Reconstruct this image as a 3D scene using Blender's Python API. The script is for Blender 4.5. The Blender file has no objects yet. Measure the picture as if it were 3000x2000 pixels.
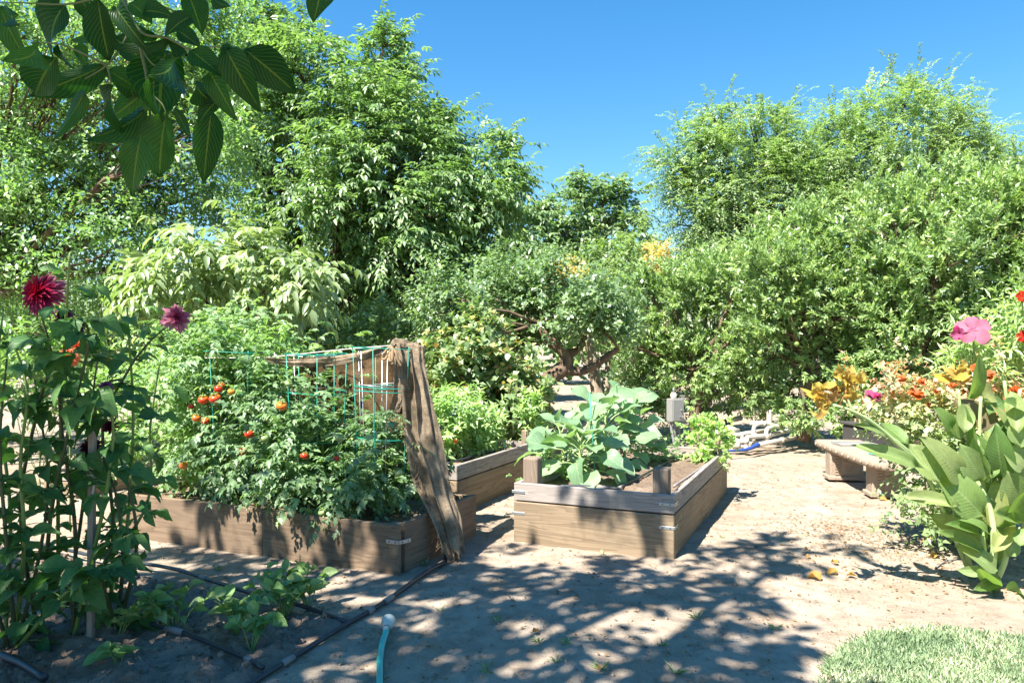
import bpy, bmesh, math, random
import numpy as np
from mathutils import Vector, Matrix, Quaternion

# ------------------------------------------------------------------ camera
F = 2167.0            # focal length in pixels of the 3000 px wide photograph
H = 1.52              # eye height
HZ = 1020.0           # horizon row
sc = bpy.context.scene
cam_d = bpy.data.cameras.new('camera')
cam_d.sensor_width = 36.0
cam_d.lens = 36.0 * F / 3000.0
cam_d.shift_y = (HZ - 1000.0) / 3000.0
cam_d.clip_end = 2000.0
cam_d.clip_start = 0.05
cam = bpy.data.objects.new('camera', cam_d)
sc.collection.objects.link(cam)
cam.location = (0, 0, H)
cam.rotation_euler = (math.pi / 2, 0, 0)
sc.camera = cam

# ------------------------------------------------------------------ light
SUN_TO = Vector((-0.47, -0.50, 1.0)).normalized()     # from the ground towards the sun
w = bpy.data.worlds.new('World')
sc.world = w
w.use_nodes = True
nt = w.node_tree
bg = nt.nodes['Background']
sky = nt.nodes.new('ShaderNodeTexSky')
sky.sky_type = 'NISHITA'
sky.sun_disc = False
sky.sun_elevation = math.asin(SUN_TO.z)
sky.sun_rotation = math.atan2(SUN_TO.x, SUN_TO.y)
sky.air_density = 1.5
sky.dust_density = 0.0
sky.ozone_density = 8.0
hsv = nt.nodes.new('ShaderNodeHueSaturation')        # the photograph's colour grade: a deeper azure all over
hsv.inputs['Hue'].default_value = 0.497
hsv.inputs['Saturation'].default_value = 1.25
nt.links.new(sky.outputs[0], hsv.inputs['Color'])
nt.links.new(hsv.outputs[0], bg.inputs[0])
bg.inputs[1].default_value = 0.06
sun_d = bpy.data.lights.new('sun', 'SUN')
sun_d.energy = 5.0
sun_d.angle = math.radians(0.5)
sun_d.color = (1.0, 0.94, 0.84)
sun = bpy.data.objects.new('sun', sun_d)
sc.collection.objects.link(sun)
sun.rotation_euler = SUN_TO.to_track_quat('Z', 'Y').to_euler()
sun.location = (0, 0, 30)
vs = sc.view_settings
vs.view_transform = 'Standard'
vs.look = 'None'
vs.exposure = 1.8
vs.gamma = 1.0
vs.use_curve_mapping = False
sc.cycles.max_bounces = 7
sc.cycles.diffuse_bounces = 5
sc.cycles.glossy_bounces = 2
sc.cycles.transmission_bounces = 6
sc.cycles.transparent_max_bounces = 8
sc.cycles.sample_clamp_indirect = 6.0

# ------------------------------------------------------------------ helpers
C = sc.collection
rs = np.random.RandomState(7)
random.seed(11)
Z = np.array([0.0, 0.0, 1.0])

def P(x, y, D):
    return Vector(((x - 1500.0) / F * D, D, H - (y - HZ) / F * D))
def G(x, y, z=0.0):
    D = (H - z) * F / (y - HZ)
    return Vector(((x - 1500.0) / F * D, D, z))
def Pv(x, y, D):                 # the same from 2352 px wide viewing coordinates
    return P(x * 1.27551, y * 1.27551, D)

def tag(o, label=None, cat=None, group=None, kind=None):
    if label: o['label'] = label
    if cat: o['category'] = cat
    if group: o['group'] = group
    if kind: o['kind'] = kind
    return o
def thing(name, label, cat, loc=(0, 0, 0), group=None, rotz=0.0):
    o = bpy.data.objects.new(name, None)
    C.objects.link(o)
    o.location = loc
    o.rotation_euler = (0, 0, rotz)
    o.empty_display_size = 0.1
    return tag(o, label, cat, group)
def link(name, me, parent=None, world=True):
    """world=True: the mesh is in world coordinates, its parent may stand anywhere (no rotation)."""
    o = bpy.data.objects.new(name, me)
    C.objects.link(o)
    if parent is not None:
        o.parent = parent
        if world:
            o.location = -Vector(parent.location)
    return o

def mesh_np(name, verts, tris, mat=None, rnd=None, uv=None, smooth=False):
    verts = np.ascontiguousarray(verts, dtype=np.float32).reshape(-1, 3)
    tris = np.ascontiguousarray(tris, dtype=np.int32).reshape(-1, 3)
    me = bpy.data.meshes.new(name)
    me.vertices.add(len(verts))
    me.vertices.foreach_set('co', verts.ravel())
    me.loops.add(len(tris) * 3)
    me.loops.foreach_set('vertex_index', tris.ravel())
    me.polygons.add(len(tris))
    me.polygons.foreach_set('loop_start', np.arange(0, len(tris) * 3, 3, dtype=np.int32))
    me.polygons.foreach_set('loop_total', np.full(len(tris), 3, dtype=np.int32))
    if smooth:
        me.polygons.foreach_set('use_smooth', np.ones(len(tris), dtype=bool))
    if rnd is not None:
        a = me.attributes.new('rnd', 'FLOAT', 'POINT')
        a.data.foreach_set('value', np.ascontiguousarray(rnd, dtype=np.float32))
    if uv is not None:
        l = me.uv_layers.new(name='UVMap')
        l.data.foreach_set('uv', np.ascontiguousarray(uv[tris.ravel()], dtype=np.float32).ravel())
    me.update(calc_edges=True)
    if mat is not None:
        me.materials.append(mat)
    return me

def nrmz(a):
    return a / (np.linalg.norm(a, axis=-1, keepdims=True) + 1e-9)

class MB:
    """collects tubes and boxes into one mesh"""
    def __init__(s):
        s.v = []; s.f = []; s.n = 0
    def add(s, v, f):
        v = np.asarray(v, float).reshape(-1, 3)
        s.v.append(v); s.f.append(np.asarray(f, int).reshape(-1, 3) + s.n); s.n += len(v)
    def tube(s, pts, rad, k=6, cap=True):
        pts = np.asarray([tuple(p) for p in pts], float)
        n = len(pts)
        rad = np.full(n, rad) if np.isscalar(rad) else np.asarray(rad, float)
        tan = np.zeros_like(pts)
        tan[1:-1] = pts[2:] - pts[:-2]
        tan[0] = pts[1] - pts[0]; tan[-1] = pts[-1] - pts[-2]
        tan = nrmz(tan)
        ref = np.array([0.31, 0.87, 0.38]) if abs(tan[0] @ np.array([0, 0, 1.0])) > .8 else np.array([0, 0, 1.0])
        u = ref - (tan @ ref)[:, None] * tan
        u = nrmz(u); w_ = np.cross(tan, u)
        ang = np.linspace(0, 2 * np.pi, k, endpoint=False)
        ring = pts[:, None, :] + rad[:, None, None] * (np.cos(ang)[None, :, None] * u[:, None, :] + np.sin(ang)[None, :, None] * w_[:, None, :])
        v = ring.reshape(-1, 3)
        i = np.arange(n - 1)[:, None] * k; j = np.arange(k)[None, :]; j2 = (j + 1) % k
        a = i + j; b = i + j2; c = i + k + j2; d = i + k + j
        f = np.concatenate([np.stack([a, b, c], -1).reshape(-1, 3), np.stack([a, c, d], -1).reshape(-1, 3)])
        if cap:
            v = np.concatenate([v, pts[:1], pts[-1:]])
            c0, c1 = n * k, n * k + 1
            jj = np.arange(k); jn = (jj + 1) % k
            f = np.concatenate([f, np.stack([np.full(k, c0), jn, jj], -1), np.stack([np.full(k, c1), (n - 1) * k + jj, (n - 1) * k + jn], -1)])
        s.add(v, f)
    def box(s, c, dx, dy, dz, M=None):
        v = np.array([[x, y, z] for z in (-.5, .5) for y in (-.5, .5) for x in (-.5, .5)]) * np.array([dx, dy, dz])
        if M is not None:
            v = v @ np.array(M.to_3x3()).T
        v = v + np.asarray(tuple(c))
        f = [(0,2,3),(0,3,1),(4,5,7),(4,7,6),(0,1,5),(0,5,4),(2,6,7),(2,7,3),(0,4,6),(0,6,2),(1,3,7),(1,7,5)]
        s.add(v, f)
    def mesh(s, name, mat, smooth=False):
        return mesh_np(name, np.concatenate(s.v), np.concatenate(s.f), mat, smooth=smooth)
    def build(s, name, mat, parent=None, smooth=False, world=True):
        return link(name, s.mesh(name, mat, smooth), parent, world)

def curve(pts, n=10):
    """Catmull-Rom through pts"""
    p = np.asarray([tuple(q) for q in pts], float)
    if len(p) == 2:
        t = np.linspace(0, 1, n)[:, None]
        return p[0] * (1 - t) + p[1] * t
    q = np.concatenate([[2 * p[0] - p[1]], p, [2 * p[-1] - p[-2]]])
    out = []
    m = max(2, n // (len(p) - 1))
    for i in range(len(p) - 1):
        a, b, c, d = q[i:i + 4]
        for t in np.linspace(0, 1, m, endpoint=False):
            out.append(.5 * ((2 * b) + (c - a) * t + (2 * a - 5 * b + 4 * c - d) * t * t + (3 * b - a - 3 * c + d) * t ** 3))
    out.append(p[-1])
    return np.array(out)

_lat = np.random.RandomState(3).rand(256, 256)
def vnoise(x, y):
    xi = np.floor(x).astype(int); yi = np.floor(y).astype(int)
    fx = x - xi; fy = y - yi
    fx = fx * fx * (3 - 2 * fx); fy = fy * fy * (3 - 2 * fy)
    a = _lat[xi & 255, yi & 255]; b = _lat[(xi + 1) & 255, yi & 255]
    c = _lat[xi & 255, (yi + 1) & 255]; d = _lat[(xi + 1) & 255, (yi + 1) & 255]
    return (a * (1 - fx) + b * fx) * (1 - fy) + (c * (1 - fx) + d * fx) * fy - .5
def fbm(x, y, o=4):
    r = 0; a = 1.0
    for k in range(o):
        r = r + a * vnoise(x + 17.3 * k, y - 9.1 * k); x = x * 2.03; y = y * 2.03; a *= .5
    return r
def ground_z(x, y):
    m = 0.055 * np.exp(-(((x - .2) / 1.3) ** 2 + ((y - 4.3) / .75) ** 2))       # the low hump before the beds
    return 0.03 * fbm(x * .5, y * .5, 3) + 0.014 * fbm(x * 3, y * 3, 2) + .013 * fbm(x * 9, y * 9, 3) + m - .012
def gz(x, y):
    return float(ground_z(np.array([float(x)]), np.array([float(y)]))[0])
def GZ(x, y):                    # pixel on the ground -> point on the uneven ground
    p = G(x, y)
    for _ in range(3):
        p = G(x, y, gz(p.x, p.y))
    return p

# ------------------------------------------------------------------ materials
def new_mat(name):
    m = bpy.data.materials.new(name)
    m.use_nodes = True
    t = m.node_tree
    for n in list(t.nodes): t.nodes.remove(n)
    out = t.nodes.new('ShaderNodeOutputMaterial')
    return m, t, out
def N(t, kind, **kw):
    n = t.nodes.new(kind)
    for k, v in kw.items():
        if k.startswith('i_'):
            n.inputs[k[2:].replace('_', ' ')].default_value = v
        else:
            setattr(n, k, v)
    return n
def ramp(t, fac, stops, interp='LINEAR'):
    r = t.nodes.new('ShaderNodeValToRGB')
    e = r.color_ramp.elements
    r.color_ramp.interpolation = interp
    while len(e) < len(stops): e.new(.5)
    for i, (p, c) in enumerate(stops):
        e[i].position = p
        e[i].color = (c[0], c[1], c[2], 1)
    t.links.new(fac, r.inputs[0])
    return r.outputs[0]
def mixc(t, a, b, fac, mode='MIX'):
    m = t.nodes.new('ShaderNodeMix')
    m.data_type = 'RGBA'; m.blend_type = mode
    for s, v in ((m.inputs[6], a), (m.inputs[7], b), (m.inputs[0], fac)):
        if isinstance(v, (int, float)): s.default_value = v
        elif isinstance(v, tuple): s.default_value = (*v[:3], 1)
        else: t.links.new(v, s)
    return m.outputs[2]
def math_(t, op, a, b=None, c=None):
    m = t.nodes.new('ShaderNodeMath'); m.operation = op
    for i, v in enumerate((a, b, c)):
        if v is None: continue
        if isinstance(v, (int, float)): m.inputs[i].default_value = v
        else: t.links.new(v, m.inputs[i])
    return m.outputs[0]
def noise(t, vec, scale, detail=4, rough=.55, dist=0):
    n = t.nodes.new('ShaderNodeTexNoise')
    n.inputs['Scale'].default_value = scale; n.inputs['Detail'].default_value = detail
    n.inputs['Roughness'].default_value = rough; n.inputs['Distortion'].default_value = dist
    if vec is not None: t.links.new(vec, n.inputs['Vector'])
    return n.outputs[0]
def coords(t, which='Object', scale=(1, 1, 1), per_object=False):
    tc = t.nodes.new('ShaderNodeTexCoord')
    mp = t.nodes.new('ShaderNodeMapping')
    mp.inputs['Scale'].default_value = scale
    t.links.new(tc.outputs[which], mp.inputs['Vector'])
    if per_object:
        oi = t.nodes.new('ShaderNodeObjectInfo')
        vm = t.nodes.new('ShaderNodeVectorMath'); vm.operation = 'SCALE'
        vm.inputs[0].default_value = (37.0, 11.0, 23.0)
        t.links.new(oi.outputs['Random'], vm.inputs['Scale'])
        t.links.new(vm.outputs[0], mp.inputs['Location'])
    return mp.outputs[0]
def principled(t, col, rough=.6, spec=.5, metal=0.0):
    p = t.nodes.new('ShaderNodeBsdfPrincipled')
    if isinstance(col, tuple): p.inputs['Base Color'].default_value = (*col[:3], 1)
    else: t.links.new(col, p.inputs['Base Color'])
    if isinstance(rough, (int, float)): p.inputs['Roughness'].default_value = rough
    else: t.links.new(rough, p.inputs['Roughness'])
    p.inputs['Specular IOR Level'].default_value = spec
    p.inputs['Metallic'].default_value = metal
    return p
def bump(t, p, height, strength=.4, dist=.01):
    b = t.nodes.new('ShaderNodeBump')
    b.inputs['Strength'].default_value = strength; b.inputs['Distance'].default_value = dist
    t.links.new(height, b.inputs['Height'])
    t.links.new(b.outputs[0], p.inputs['Normal'])

LEAF_GAIN = 1.95
def leaf_mat(name, stops, trans=.30, rough=.40, spec=.85, per_object=False, veins=None, tint=(1.25, 1.45, .55), raw=False):
    """leaf: a colour from the leaf's own random number, some light let through; veins=(count, slant, strength, colour)"""
    m, t, out = new_mat(name)
    if per_object:
        oi = t.nodes.new('ShaderNodeObjectInfo'); fac = oi.outputs['Random']
    else:
        at = t.nodes.new('ShaderNodeAttribute'); at.attribute_name = 'rnd'; fac = at.outputs['Fac']
    if not raw: stops = [(p_, tuple(min(.6, (x * .73 + .27 * c_[1]) * LEAF_GAIN) for x in c_)) for p_, c_ in stops]
    col = ramp(t, fac, stops)
    h = None
    if veins:
        cnt, slant, stren, vcol = veins
        uvn = t.nodes.new('ShaderNodeUVMap')
        sp = t.nodes.new('ShaderNodeSeparateXYZ'); t.links.new(uvn.outputs[0], sp.inputs[0])
        v = math_(t, 'ABSOLUTE', math_(t, 'SUBTRACT', sp.outputs[1], .5))
        mid = math_(t, 'LESS_THAN', v, .026)
        k = math_(t, 'SUBTRACT', math_(t, 'MULTIPLY', sp.outputs[0], float(cnt)), math_(t, 'MULTIPLY', v, float(slant)))
        fr = math_(t, 'ABSOLUTE', math_(t, 'SUBTRACT', math_(t, 'FRACT', k), .5))
        lat = math_(t, 'MULTIPLY', math_(t, 'SUBTRACT', 1.0, math_(t, 'MULTIPLY', fr, 9.0)), .75)
        vein = math_(t, 'MAXIMUM', mid, math_(t, 'MAXIMUM', lat, 0.0))
        nz = noise(t, uvn.outputs[0], 7, 3)
        col = mixc(t, col, (col_mul(stops[0][1], .6)), math_(t, 'MULTIPLY', math_(t, 'SUBTRACT', nz, .35), .9))
        col = mixc(t, col, vcol, math_(t, 'MULTIPLY', vein, stren))
        h = math_(t, 'ADD', vein, math_(t, 'MULTIPLY', fr, -1.2))
    p = principled(t, col, rough, spec)
    if h is not None: bump(t, p, h, .35, .004)
    tr = t.nodes.new('ShaderNodeBsdfTranslucent')
    t.links.new(mixc(t, col, tint, 1.0, 'MULTIPLY'), tr.inputs[0])
    mx = t.nodes.new('ShaderNodeMixShader'); mx.inputs[0].default_value = min(.5, trans * 1.15)
    t.links.new(p.outputs[0], mx.inputs[1]); t.links.new(tr.outputs[0], mx.inputs[2])
    t.links.new(mx.outputs[0], out.inputs[0])
    return m
def col_mul(c, k): return tuple(x * k for x in c)

def simple_mat(name, col, rough=.6, spec=.4, metal=0.0, var=.25, scale=8.0, bmp=.15, bd=.004, per_object=True):
    m, t, out = new_mat(name)
    co = coords(t, 'Object', per_object=per_object)
    n1 = noise(t, co, scale, 5, .6)
    c = mixc(t, col_mul(col, 1 - var), col_mul(col, 1 + var), n1)
    p = principled(t, c, rough, spec, metal)
    bump(t, p, noise(t, co, scale * 6, 4), bmp, bd)
    t.links.new(p.outputs[0], out.inputs[0])
    return m
def wood_mat(name, dark, light, grain=1.0, knots=.6, rough=.75, weather=None, rings=1.0):
    """board with its grain along local x"""
    m, t, out = new_mat(name)
    co = coords(t, 'Object', per_object=True)
    st = t.nodes.new('ShaderNodeMapping'); st.inputs['Scale'].default_value = (.55, 9, 9); t.links.new(co, st.inputs[0])
    nz = noise(t, st.outputs[0], 1.0 * grain, 3, .5, .6)
    rg = math_(t, 'FRACT', math_(t, 'MULTIPLY', nz, 9.0 * rings))
    rg = math_(t, 'POWER', rg, 1.8)
    f2 = t.nodes.new('ShaderNodeMapping'); f2.inputs['Scale'].default_value = (3, 160, 160); t.links.new(co, f2.inputs[0])
    fine = noise(t, f2.outputs[0], 1.0, 4, .7)
    fac = math_(t, 'ADD', math_(t, 'MULTIPLY', rg, .55), math_(t, 'MULTIPLY', fine, .45))
    col = ramp(t, fac, [(.15, light), (.55, tuple((a + b) / 2 for a, b in zip(light, dark))), (.95, dark)])
    blot = noise(t, co, 2.3, 4, .6)
    if weather is not None:
        col = mixc(t, col, weather, math_(t, 'MULTIPLY', math_(t, 'SUBTRACT', blot, .38), 2.2))
    vo = t.nodes.new('ShaderNodeTexVoronoi'); vo.feature = 'F1'
    vk = t.nodes.new('ShaderNodeMapping'); vk.inputs['Scale'].default_value = (3.2, 4.5, 4.5); t.links.new(co, vk.inputs[0])
    t.links.new(vk.outputs[0], vo.inputs['Vector']); vo.inputs['Scale'].default_value = 1.0
    kd = vo.outputs['Distance']
    kn = ramp(t, kd, [(0.0, (1, 1, 1)), (.07, (.7, .7, .7)), (.10, (0, 0, 0)), (.13, (.5, .5, .5)), (.17, (0, 0, 0))])
    col = mixc(t, col, col_mul(dark, .55), math_(t, 'MULTIPLY', kn, knots))
    # grime towards nothing in particular: blotches of their own
    col = mixc(t, col, col_mul(dark, .6), math_(t, 'MULTIPLY', ramp(t, noise(t, co, 5.0, 5, .65), [(.55, (0, 0, 0)), (.75, (1, 1, 1))]), .45))
    p = principled(t, col, rough, .25)
    bump(t, p, math_(t, 'ADD', fine, math_(t, 'MULTIPLY', rg, .5)), .35, .003)
    t.links.new(p.outputs[0], out.inputs[0])
    return m
def bark_mat(name, dark, light, sc_=14):
    m, t, out = new_mat(name)
    co = coords(t, 'Object')
    st = t.nodes.new('ShaderNodeMapping'); st.inputs['Scale'].default_value = (1, 1, .25); t.links.new(co, st.inputs[0])
    n1 = noise(t, st.outputs[0], sc_, 6, .65, .5)
    n2 = noise(t, co, 2.5, 3)
    col = ramp(t, n1, [(.3, dark), (.7, light)])
    col = mixc(t, col, col_mul(light, 1.25), math_(t, 'MULTIPLY', ramp(t, n2, [(.5, (0, 0, 0)), (.7, (1, 1, 1))]), .5))
    p = principled(t, col, .9, .2)
    bump(t, p, n1, .8, .03)
    t.links.new(p.outputs[0], out.inputs[0])
    return m
def ground_mat(name, c0, c1, c2, speck, fine=1.0):
    m, t, out = new_mat(name)
    co = coords(t, 'Object')
    a = noise(t, co, .9, 5, .6, .3)
    b = noise(t, co, 7.0, 6, .65)
    c = noise(t, co, 60.0, 5, .7)
    col = ramp(t, a, [(.3, c0), (.5, c1), (.7, c2)])
    col = mixc(t, col, col_mul(c0, .72), math_(t, 'MULTIPLY', ramp(t, b, [(.46, (0, 0, 0)), (.66, (1, 1, 1))]), .75))
    col = mixc(t, col, col_mul(c2, 1.12), math_(t, 'MULTIPLY', ramp(t, c, [(.5, (0, 0, 0)), (.8, (1, 1, 1))]), .6))
    vo = t.nodes.new('ShaderNodeTexVoronoi'); vo.inputs['Scale'].default_value = 26.0
    wp = t.nodes.new('ShaderNodeMix'); wp.data_type = 'VECTOR'; wp.inputs[0].default_value = .06
    nn = t.nodes.new('ShaderNodeTexNoise'); nn.inputs['Scale'].default_value = 40; t.links.new(co, nn.inputs['Vector'])
    t.links.new(co, wp.inputs[4]); t.links.new(nn.outputs['Color'], wp.inputs[5])
    t.links.new(wp.outputs[1], vo.inputs['Vector'])
    sp = ramp(t, vo.outputs['Distance'], [(.10, (1, 1, 1)), (.2, (0, 0, 0))])
    dens = ramp(t, noise(t, co, 2.0, 4), [(.40, (0, 0, 0)), (.56, (1, 1, 1))])
    col = mixc(t, col, speck, math_(t, 'MULTIPLY', math_(t, 'MULTIPLY', sp, dens), .85))
    blotch = ramp(t, noise(t, co, 2.6, 6, .7, .4), [(.50, (0, 0, 0)), (.66, (1, 1, 1))])
    col = mixc(t, col, tuple(x * y for x, y in zip(c0, (.92, .74, .60))), math_(t, 'MULTIPLY', blotch, .5))
    p = principled(t, col, .95, .12)
    hgt = math_(t, 'ADD', math_(t, 'MULTIPLY', b, .6), math_(t, 'ADD', math_(t, 'MULTIPLY', c, .35 * fine), math_(t, 'MULTIPLY', sp, .12)))
    bump(t, p, hgt, .75, .035)
    t.links.new(p.outputs[0], out.inputs[0])
    return m

M = {}
M['dirt'] = ground_mat('sandy_dirt', (.25, .198, .150), (.32, .262, .205), (.37, .31, .25), (.11, .075, .05))
M['soil'] = ground_mat('garden_soil', (.19, .14, .11), (.25, .19, .15), (.31, .245, .195), (.05, .035, .025), 1.6)
M['plywood'] = wood_mat('plywood', (.125, .088, .056), (.285, .215, .142), 1.0, .85, .7, (.20, .15, .10))
M['plank'] = wood_mat('weathered_plank', (.13, .105, .09), (.37, .325, .295), 1.6, .8, .8, (.28, .25, .228))
M['old_plank'] = wood_mat('old_brown_plank', (.10, .066, .043), (.23, .165, .11), 1.2, .5, .8, (.16, .113, .076))
M['post'] = wood_mat('weathered_post', (.10, .07, .05), (.27, .205, .155), 1.6, .5, .85, (.19, .15, .118))
M['stake'] = wood_mat('grey_stake', (.20, .15, .11), (.38, .31, .25), 1.3, .2, .85, (.28, .23, .2))
M['bark_dark'] = bark_mat('dark_bark', (.045, .032, .024), (.13, .10, .075))
M['bark_brown'] = bark_mat('brown_bark', (.07, .047, .032), (.20, .145, .10))
M['bark_pale'] = bark_mat('pale_bark', (.20, .15, .11), (.42, .34, .27))
M['twig'] = simple_mat('green_twig', (.13, .16, .05), .6)
M['stem'] = simple_mat('green_stem', (.16, .24, .06), .5)
M['stem_dark'] = simple_mat('dark_stem', (.07, .085, .035), .5)
M['stem_pale'] = simple_mat('pale_stem', (.32, .42, .18), .5)
M['galv'] = simple_mat('galvanised_steel', (.52, .53, .53), .42, .5, .85, .2, 14)
M['grey_paint'] = simple_mat('grey_enamel', (.30, .295, .28), .5, .4, .3, .12, 5)
M['pvc'] = simple_mat('white_pvc', (.44, .40, .34), .45, .5, 0, .15, 4)
M['pvc_black'] = simple_mat('black_fitting', (.025, .025, .028), .5)
M['pipe'] = simple_mat('black_poly_pipe', (.030, .034, .042), .42, .5, 0, .3, 9)
M['pipe_dusty'] = simple_mat('dusty_pipe', (.22, .20, .19), .7, .3, 0, .35, 9)
M['blue_tape'] = simple_mat('blue_plastic', (.02, .06, .26), .5)
M['hose'] = simple_mat('turquoise_hose', (.02, .42, .38), .38, .5, 0, .12, 6)
M['nozzle'] = simple_mat('grey_nozzle', (.42, .46, .42), .5, .5, 0, .2, 12)
M['nozzle_face'] = simple_mat('dark_nozzle_face', (.14, .15, .14), .5)
M['green_wire'] = simple_mat('green_coated_wire', (.012, .26, .195), .45)
M['stone'] = simple_mat('cast_concrete', (.30, .235, .18), .9, .2, 0, .28, 9, .8, .014)
M['conduit'] = simple_mat('grey_conduit', (.20, .20, .205), .5)
M['cream'] = simple_mat('cream_fitting', (.66, .60, .50), .5)
M['dark_box'] = simple_mat('shade_dark', (.05, .045, .045), .7)  # near-black colour that paints the shade behind the bench
M['fallen'] = leaf_mat('dry_leaf', [(0, (.38, .19, .04)), (.5, (.45, .26, .07)), (1, (.28, .13, .05))], .2, .7, .2, True, raw=True)
M['litter'] = leaf_mat('leaf_litter', [(0, (.15, .085, .04)), (.5, (.26, .17, .09)), (.8, (.31, .22, .13)), (1, (.09, .055, .03))], .1, .85, .1, raw=True)
M['twine'] = simple_mat('pale_twine', (.5, .47, .4), .8)
# ------------------------------------------------------------------ foliage
TPL = {
 'two': (np.array([[0,0,0],[.45,-.5,.10],[1,0,-.05],[.45,.5,.10]]), np.array([[0,1,2],[0,2,3]])),
 'four': (np.array([[0,0,0],[.45,0,-.02],[1,0,-.10],[.42,-.5,.10],[.42,.5,.10]]), np.array([[0,3,1],[3,2,1],[0,1,4],[1,2,4]])),
 'eight': (np.array([[0,0,0],[.36,0,.0],[.72,0,-.05],[1,0,-.16],[.30,-.47,.10],[.70,-.38,.05],[.30,.47,.10],[.70,.38,.05]]),
           np.array([[0,4,1],[4,5,1],[1,5,2],[5,3,2],[0,1,6],[1,7,6],[1,2,7],[2,3,7]])),
 'tooth': (np.array([[0,0,0],[.4,0,-.02],[1,0,-.14],[.18,-.40,.05],[.34,-.26,.03],[.52,-.5,.04],[.66,-.2,0],[.18,.40,.05],[.34,.26,.03],[.52,.5,.04],[.66,.2,0]]),
           np.array([[0,3,4],[0,4,1],[4,5,6],[1,4,6],[1,6,2],[0,8,7],[0,1,8],[8,10,9],[1,10,8],[1,2,10]])),
}
def leaves_np(tpl, pos, d, n, L, W):
    tv, tf = TPL[tpl]
    k = len(tv)
    d = nrmz(d)
    n = n - (n * d).sum(-1, keepdims=True) * d
    n = nrmz(n)
    s = np.cross(n, d)
    v = (pos[:, None, :] + d[:, None, :] * (tv[None, :, 0:1] * L[:, None, None]) + s[:, None, :] * (tv[None, :, 1:2] * W[:, None, None])
         + n[:, None, :] * (tv[None, :, 2:3] * L[:, None, None]))
    f = tf[None] + (np.arange(len(pos)) * k)[:, None, None]
    return v.reshape(-1, 3), f.reshape(-1, 3), k

def unit_rand(rng, n):
    v = rng.normal(size=(n, 3))
    return nrmz(v)

def sprays(rng, B, T, L, style, ll, lw, droop=.25):
    """leaves of twigs that start at B and run along T"""
    n = len(B)
    T = nrmz(T)
    S = nrmz(np.cross(T, Z) + 1e-4)
    V = np.cross(S, T)                         # upward side of the twig
    out = [[], [], [], [], []]
    tw = rng.rand(n)
    if style == 'walnut':
        slots = [(.3, 1), (.34, -1), (.55, 1), (.59, -1), (.8, 1), (.84, -1), (1.0, 0)]
        for t, sd in slots:
            p = B + T * (L * t)[:, None] - Z * (droop * L * t * t)[:, None]
            tt = nrmz(T - Z * (2 * droop * t))
            dd = tt * (.55 if sd else 1) + S * (sd * .85) - Z * .42 + rng.normal(size=(n, 3)) * .16
            nn = np.cross(S, tt) + S * (sd * .25) + rng.normal(size=(n, 3)) * .30
            sz = (.75 + .5 * t) * (.8 + .4 * rng.rand(n))
            out[0].append(p); out[1].append(dd); out[2].append(nn); out[3].append(ll * sz); out[4].append(tw)
    elif style == 'alternate':
        K = 8
        for k in range(K):
            t = .15 + .85 * (k + .5 * rng.rand(n)) / K
            ph = k * 2.4 + tw * 6.28
            p = B + T * (L * t)[:, None] - Z * (droop * L * t * t)[:, None]
            rad = S * np.cos(ph)[:, None] + V * np.sin(ph)[:, None]
            dd = T * .55 + rad * .85 - Z * .18 + rng.normal(size=(n, 3)) * .2
            nn = T * .35 + Z * .75 + rng.normal(size=(n, 3)) * .35
            out[0].append(p); out[1].append(dd); out[2].append(nn); out[3].append(ll * (.7 + .6 * rng.rand(n))); out[4].append(tw)
    elif style == 'lacy':
        K = 18
        for k in range(K):
            t = (k + rng.rand(n)) / K
            p = B + T * (L * t)[:, None] - Z * (droop * L * t * t)[:, None]
            tt = nrmz(T - Z * (2 * droop * t)[:, None])
            sd = 1 if k % 2 else -1
            dd = tt * .7 + S * (sd * .7) + rng.normal(size=(n, 3)) * .25
            nn = np.cross(S, tt) + rng.normal(size=(n, 3)) * .4
            out[0].append(p); out[1].append(dd); out[2].append(nn); out[3].append(ll * (.7 + .6 * rng.rand(n))); out[4].append(tw)
    elif style == 'rosette':
        K = 9
        for k in range(K):
            t = .35 + .65 * k / (K - 1)
            ph = k * 2.4 + tw * 6.28
            p = B + T * (L * t)[:, None]
            rad = S * np.cos(ph)[:, None] + V * np.sin(ph)[:, None]
            a = 1.15 - .75 * t
            dd = T * math.cos(a) + rad * math.sin(a) + rng.normal(size=(n, 3)) * .12
            nn = T * .8 + Z * .45 + rng.normal(size=(n, 3)) * .25
            out[0].append(p); out[1].append(dd); out[2].append(nn); out[3].append(ll * (.7 + .6 * rng.rand(n))); out[4].append(tw)
    elif style == 'tomato':
        slots = [(.30, 1), (.34, -1), (.45, 1), (.55, -1), (.62, 1), (.72, -1), (.80, 1), (.88, -1), (1.0, 0)]
        for t, sd in slots:
            p = B + T * (L * t)[:, None] - Z * (droop * L * t * t)[:, None]
            tt = nrmz(T - Z * (2 * droop * t))
            dd = tt * (.5 if sd else 1) + S * (sd * .9) - Z * .35 + rng.normal(size=(n, 3)) * .22
            nn = np.cross(S, tt) + rng.normal(size=(n, 3)) * .35
            sz = (.55 if t in (.45, .62, .80) else 1.0) * (.8 + .4 * rng.rand(n))
            out[0].append(p); out[1].append(dd); out[2].append(nn); out[3].append(ll * sz); out[4].append(tw)
    pos = np.concatenate(out[0]); d = np.concatenate(out[1]); nn = nrmz(np.concatenate(out[2])) + np.array(SUN_TO) * .45; LL = np.concatenate(out[3])
    WW = LL * (lw / ll) * (.85 + .3 * rng.rand(len(LL)))
    rnd = np.clip(np.concatenate(out[4]) * .55 + rng.rand(len(LL)) * .45, 0, 1)
    return pos, d, nn, LL, WW, rnd

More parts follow.
